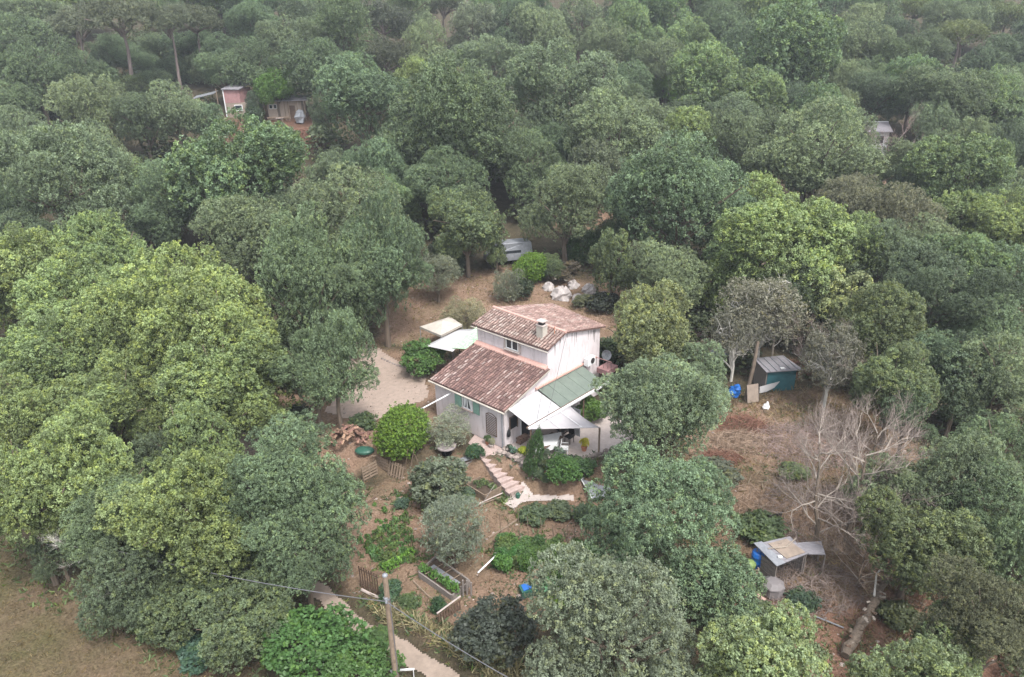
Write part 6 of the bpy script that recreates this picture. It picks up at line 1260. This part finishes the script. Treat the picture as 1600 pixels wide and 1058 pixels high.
# leafy vegetable plot: rows between x,y corners
A=Vector((-8.4,30.1));B=Vector((-6.0,32.6));D=Vector((-5.2,28.1));E_=Vector((-6.7,27.9))
for i in range(6):
    for j in range(9):
        u=(i+.5)/6; v=(j+.5)/9; p=(A*(1-u)+E_*u)*(1-v)+(B*(1-u)+D*u)*v; x,y=p.x+rp.uniform(-.1,.1),p.y+rp.uniform(-.1,.1)
        plant('vegetable_plant','dark leafy vegetable plant in the rows beside the silver olive','vegetable plant',x,y,rp.uniform(.16,.27),rp.uniform(.2,.36),(.07+.04*rp.random(),.15,.05),group='leafy vegetables in the plot')
for k in range(5): plant('lettuce_plant','light green leafy plant at the front of the vegetable plot','vegetable plant',-6.5+.27*k+rp.uniform(-.1,.1),27.9+.25*k,rp.uniform(.25,.35),.35,(.12,.24,.04),group='light green plants at the plot front')
for k in range(34):
    x=rp.uniform(-.9,4.2); y=27.0+rp.random()*2.6+(-.12*x)
    if 0<x<1.1 and y<27.0: continue
    plant('tomato_plant','bushy green tomato plant among the cane stakes','tomato plant',x,y,rp.uniform(.3,.55),rp.uniform(.3,.6),(.06+.04*rp.random(),.13+.05*rp.random(),.045),'herb','tomato plants on the right of the garden')
for k,(x,y) in enumerate([(1.5,26.6),(2.0,26.9),(2.4,27.3),(1.9,26.2),(2.6,26.7),(1.2,26.0)]): plant('cabbage_plant','big round leaved bluish green plant right of the tub','cabbage',x,y,.38,.3,(.08,.17,.09),group='round leaved plants beside the tub')
for k in range(7): plant('bed_plant','green plant growing in the dark plank bed','vegetable plant',-4.6+k*.28,27.4-k*.24,.22,.3,(.08,.17,.04),group='plants in the dark plank bed',z=-.98)
for k in range(8): plant('herb_plant','low herb growing in the framed bed by the steps','herb',-2.4+rp.uniform(0,1.2),33.9+rp.uniform(0,.9),.18,.16,(.1,.14,.06),group='herbs in the framed bed',z=-.95)
for k in range(7): plant('seedling','small seedling on the bare garden soil','seedling',-9.0+rp.uniform(0,2.2),31.5+rp.uniform(0,2.8),.13,.16,(.1,.2,.05),group='seedlings on the bare soil')
for x,y,r0,hz,c,l,nm in [(-2.3,35.9,.42,.6,(.05,.1,.05),'dark green bush at the head of the steps, below the yellow bloom','garden_bush'),(-2.45,36.15,.3,.3,(.5,.55,.04),'yellow flowering shrub at the head of the steps','flowering_shrub'),
  (.5,36.0,.3,.35,(.35,.4,.05),'yellow green tuft at the top of the cypress','garden_bush'),(-3.0,33.6,.6,.4,(.09,.13,.08),'grey green bush in front of the hoop chair','garden_bush'),(-5.3,34.3,.7,.55,(.07,.13,.05),'loose green bush below the leaning stakes','garden_bush'),(-4.3,33.6,.6,.5,(.1,.15,.08),'pale flecked bush left of the hoop chair','garden_bush'),(-6.4,33.0,.4,.4,(.08,.13,.09),'bluish clump on the bare garden soil','garden_bush'),
  (2.4,34.7,.55,.4,(.09,.11,.08),'grey trailing plant over the terrace wall','garden_bush'),(1.6,34.9,.4,.4,(.1,.13,.08),'silver plant at the terrace wall right of the cypress','garden_bush'),(3.3,34.7,.5,.4,(.07,.1,.06),'dark plant at the wall below the yellow flowers','garden_bush'),(1.8,34.3,.45,.22,(.08,.11,.06),'low green mat beside the garden path','garden_bush'),(2.2,32.0,.8,.4,(.085,.11,.065),'wide grey green bush below the garden path','garden_bush'),(.9,31.7,.8,.45,(.085,.12,.065),'bush in front of the watering can','garden_bush'),(3.9,31.4,.8,.5,(.07,.1,.055),'bush left of the big dark holm oak','garden_bush'),
  (-6.1,26.0,.5,.5,(.06,.11,.06),'dark green iris clump at the foot of the slatted gate','garden_bush'),(-3.7,25.0,.35,.45,(.05,.1,.05),'dark green clump beside the low picket fence','garden_bush'),(-5.0,25.4,.5,.35,(.08,.12,.05),'green clump between the pole and the picket fence','garden_bush'),(-6.3,23.3,.7,.35,(.07,.12,.04),'green verge plants left of the dirt path','garden_bush'),(1.8,25.2,.5,.5,(.15,.24,.05),'yellow green bush between tub and silvery tree','garden_bush'),
  (-9.7,39.9,.9,.5,(.07,.1,.05),'low bush at the corner of the gravel yard','garden_bush'),(-14.2,41.4,.7,.6,(.06,.08,.05),'shrub beside the tall holm oak trunk','garden_bush'),(1.0,61.0,1.1,.9,(.05,.07,.04),'dark palm like clump behind the roof ridge','garden_bush'),(7.9,57.6,1.2,.9,(.05,.06,.045),'dark shrub right of the rock outcrop','garden_bush'),(-5.2,64.8,.8,.8,(.13,.17,.11),'small silver shrub between the two olives','garden_bush'),(4.6,63.6,1.6,.8,(.14,.12,.09),'dry grey brown shrub above the boulders','garden_bush'),
  (12.6,29.9,1.3,.6,(.07,.1,.045),'green bush beside the slatted grate','garden_bush'),(13.3,25.1,.7,.4,(.05,.08,.05),'dark ivy in front of the compost box','garden_bush'),(15.6,33.2,.8,.35,(.1,.13,.06),'low green weeds in the middle of the right clearing','garden_bush'),(11.0,33.0,1.2,.6,(.09,.1,.07),'greyish bush at the left edge of the clearing','garden_bush'),
  (-13.7,22.9,.9,.5,(.07,.13,.09),'bluish green bush at the field edge','garden_bush'),(-16.3,23.9,.6,.35,(.07,.12,.05),'low bush at the field edge below the cable','garden_bush'),(-35.6,104.6,1.3,1.8,(.055,.085,.05),'dark bush between the pink-walled house and the tan shed','garden_bush'),(4.0,34.3,.7,.5,(.06,.11,.045),'green creeper at the right foot of the terrace wall','garden_bush'),(1.2,34.6,.45,.35,(.07,.1,.06),'grey plant between the steps and the cypress','garden_bush'),(6.4,58.2,.9,.6,(.13,.14,.08),'dry greenish bush in front of the boulders','garden_bush'),(-39.5,102.5,1.2,1.0,(.1,.14,.08),'light bush in front of the pink-walled house','garden_bush'),(16.8,23.9,.8,.5,(.1,.12,.06),'weedy bush beside the fallen log','garden_bush'),(10.8,23.9,.9,.5,(.1,.13,.07),'weedy bush on the red soil below the pallets','garden_bush'),(7,48.5,1.4,1.2,(.07,.1,.05),'bush right of the satellite dish','garden_bush')]:
    plant(nm,l,'bush',x,y,r0*1.1,hz,c,'herb')

# ---------------------------------------------------------------- ground cover (nobody could count it)
def cover(name,label,cat,n,reg,col,size,seed,blades=4,wd=.3,tall=1.0,mt='leaf',warmp=.3,acc=None):
    r=np.random.default_rng(seed); x0,x1,y0,y1=reg; X=r.uniform(x0,x1,n); Y=r.uniform(y0,y1,n)
    if acc is not None:
        k=acc(X,Y,r); X,Y=X[k],Y[k]
    n=len(X); zz=np.array([T(float(a),float(b)) for a,b in zip(X,Y)])
    P=np.repeat(np.stack([X,Y,zz],1),blades,0); K=len(P); s=size*r.uniform(.5,1.4,K)[:,None]
    d=r.normal(size=(K,3))*np.array([1,1,.5]); d[:,2]=np.abs(d[:,2])+.25*tall; d/=np.linalg.norm(d,axis=1)[:,None]
    P=P+r.normal(0,size*.35,(K,3))*np.array([1,1,.1]); sd_=np.cross(d,r.normal(size=(K,3))); sd_/=np.linalg.norm(sd_,axis=1)[:,None]
    V=np.stack([P-sd_*s*wd*.3,P+sd_*s*wd*.3,P+d*s*.6+sd_*s*wd*.4,P+d*s-sd_*s*wd*.1],1).reshape(-1,3)
    me=bpy.data.meshes.new(name); npmesh(me,V,np.arange(4*K).reshape(K,4)); tn=np.repeat(np.clip(r.normal(1,.22,n),.4,1.7),blades); wm=np.repeat((r.random(n)<warmp)*r.uniform(.3,1,n),blades)
    a_=me.attributes.new('tone','FLOAT_COLOR','FACE'); a_.data.foreach_set('color',np.stack([tn,wm,tn*0,tn*0+1],1).astype(np.float32).ravel()); me.materials.append(M[mt])
    o=bpy.data.objects.new(name,me); C.objects.link(o); o.color=(*col,1); return tag(o,label,cat,kind='stuff')
ALLOPEN=[GARDEN,CLEAR,BACK,YARD,FIELD]
HS=[W(a,b)[:2] for a,b in ((7,-1.8),(-5.4,-.8),(-5.4,9.5),(6.5,11.5),(7,5))]
def out_open(X,Y,r):
    k=np.ones(X.shape,bool)
    for P_ in ALLOPEN: k&=poly_sd(X,Y,P_)<.2
    for (x0,y0,r0) in ((20.3,64,3),(47,90,4),(36,89.5,4),(26,105,3.5)): k&=np.hypot(X-x0,Y-y0)>r0*.9
    return k&(poly_sd(X,Y,HS)<0)&(poly_sd(X,Y,FAR1)<0)
def inp(P_,fr=.0): return lambda X,Y,r:(poly_sd(X,Y,P_)>fr)&(poly_sd(X,Y,HS)<0)
cover('undergrowth','low leafy undergrowth covering the forest floor','undergrowth',9000,(-50,55,15,70),(.085,.11,.06),.3,1,6,.5,1.2,acc=lambda X,Y,r:out_open(X,Y,r)&~inline([(-13.5,30),(-9.6,26.5),(-7.2,24.3),(-4.9,22.8),(-3.1,21.3),(-1.5,19.4),(1,16)],.9,.1)(X,Y))
cover('field_grass','short dry grass of the field in the lower left corner','grass',16000,(-32,-5,8,33),(.14,.11,.065),.13,2,4,.25,1.4,acc=inp(FIELD,-.4))
cover('field_weeds','green weeds along the edge of the dry field','weeds',1500,(-32,-8,20,33),(.09,.13,.05),.25,3,5,.4,1.4,acc=lambda X,Y,r:(np.abs(poly_sd(X,Y,FIELD))<1.6))
cover('clearing_grass','dry grass and weeds scattered in the right clearing','grass',8000,(8,26,18,45),(.2,.16,.1),.2,4,5,.2,1.3,acc=lambda X,Y,r:(poly_sd(X,Y,CLEAR)>-.5)&(np.sin(X*.9)+np.cos(Y*.8+X*.3)+r.normal(0,.5,X.shape)>-.2))
cover('clearing_weeds','small green weeds in the right clearing','weeds',2500,(8,26,18,45),(.09,.12,.05),.22,5,5,.35,1.0,acc=lambda X,Y,r:(poly_sd(X,Y,CLEAR)>-.5)&(np.sin(X*1.3+2)+np.cos(Y*1.1)>.5))
cover('garden_weeds','weeds and litter on the garden soil','weeds',8000,(-12,9,22,37),(.1,.12,.06),.12,6,5,.4,.8,acc=lambda X,Y,r:inp(GARDEN,0)(X,Y,r)&(np.sin(X*1.9+2)+np.cos(Y*1.7)+r.normal(0,.5,X.shape)>.1))
cover('yard_grass','sparse dry grass around the yards behind the house','grass',4500,(-20,12,38,66),(.2,.17,.09),.2,7,4,.25,1.0,acc=lambda X,Y,r:((poly_sd(X,Y,BACK)>-.5)|((poly_sd(X,Y,YARD)>0)&(poly_sd(X,Y,YARD)<1.2)))&(poly_sd(X,Y,HS)<0))
cover('fallen_leaves','brown fallen leaves scattered on the soil','leaves',14000,(-14,27,16,66),(.13,.08,.05),.1,8,3,.6,.0,acc=lambda X,Y,r:(poly_sd(X,Y,HS)<0))
IR=[(-7.2,25.7),(-6.2,26),(-4.6,24.7),(-3.2,23.9),(-1.7,23.2),(.2,21.6),(1.2,19.6),(.2,19.2),(-1.2,21),(-2.6,22.4),(-4.4,23.7),(-6.4,25)]
cover('iris_leaves','dried beige iris leaves along the path border','iris leaves',5000,(-8,2,18,27),(.26,.23,.13),.42,9,6,.16,1.3,warmp=.1,acc=lambda X,Y,r:poly_sd(X,Y,IR)>0)
cover('border_green','green leaves among the dried irises','border plants',900,(-8,2,18,27),(.08,.13,.05),.3,10,6,.3,1.3,acc=lambda X,Y,r:poly_sd(X,Y,IR)>-.1)
cover('garden_green','patchy green growth between the garden plots','weeds',1300,(-12,9,22,37),(.09,.13,.055),.3,11,9,.4,1.1,acc=lambda X,Y,r:inp(GARDEN,.2)(X,Y,r)&(np.sin(X*1.1+1)+np.cos(Y*1.3+.5)+r.normal(0,.5,X.shape)>.3)&(np.hypot(X-1.2,Y-33.4)>1.6))
cover('path_verge','grass tufts along the edges of the dirt path','grass',2500,(-15,3,14,32),(.11,.14,.055),.16,12,6,.3,1.3,acc=lambda X,Y,r:inline([(-13.5,30),(-9.6,26.5),(-7.2,24.3),(-4.9,22.8),(-3.1,21.3),(-1.5,19.4),(1,16)],1.05,.15)(X,Y)&~inline([(-13.5,30),(-9.6,26.5),(-7.2,24.3),(-4.9,22.8),(-3.1,21.3),(-1.5,19.4),(1,16)],.52,.1)(X,Y))
cover('rank_grass','straw coloured tall dry grass in the right clearing','grass',2600,(8,26,22,44),(.2,.155,.1),.42,13,7,.12,1.6,acc=lambda X,Y,r:(poly_sd(X,Y,CLEAR)>-.3)&(np.sin(X*.7+1)+np.cos(Y*.6)+r.normal(0,.4,X.shape)>.1))
cover('red_soil_weeds','weeds and dead grass on the red soil around the coop and log','grass',2600,(8.5,22.5,17,28),(.16,.14,.08),.16,14,6,.25,1.2,acc=lambda X,Y,r:(poly_sd(X,Y,RED)>-.6)&(np.sin(X*1.5+1)+np.cos(Y*1.4)+r.normal(0,.6,X.shape)>-.1))
cover('step_side_plants','trailing plants between the stones beside the steps and terrace wall','plants',420,(-3,6,32.5,37),(.085,.12,.065),.2,15,8,.4,1.0,acc=lambda X,Y,r:inline([(-.7,36.1),(.9,34.9),(2.2,34.7),(3.8,34.6),(4.9,35.6)],.55,.15)(X,Y))

# ---------------------------------------------------------------- haze
mh=bpy.data.materials.new('haze'); mh.use_nodes=True; n=mh.node_tree; n.nodes.remove(n.nodes['Principled BSDF'])
pv=n.nodes.new('ShaderNodeVolumePrincipled'); pv.inputs['Color'].default_value=(.8,.86,.95,1); pv.inputs['Density'].default_value=HAZE=.0005; pv.inputs['Anisotropy'].default_value=.1
n.links.new(pv.outputs[0],n.nodes['Material Output'].inputs['Volume'])
mb=MB(); zmin_,zmax_=float(Z.min())-1.5,max(float(Z.max())+14,26); mb.box((0,180,(zmin_+zmax_)/2),(720,560,zmax_-zmin_)); o=mb.ob('haze',mh); tag(o,kind='stuff')
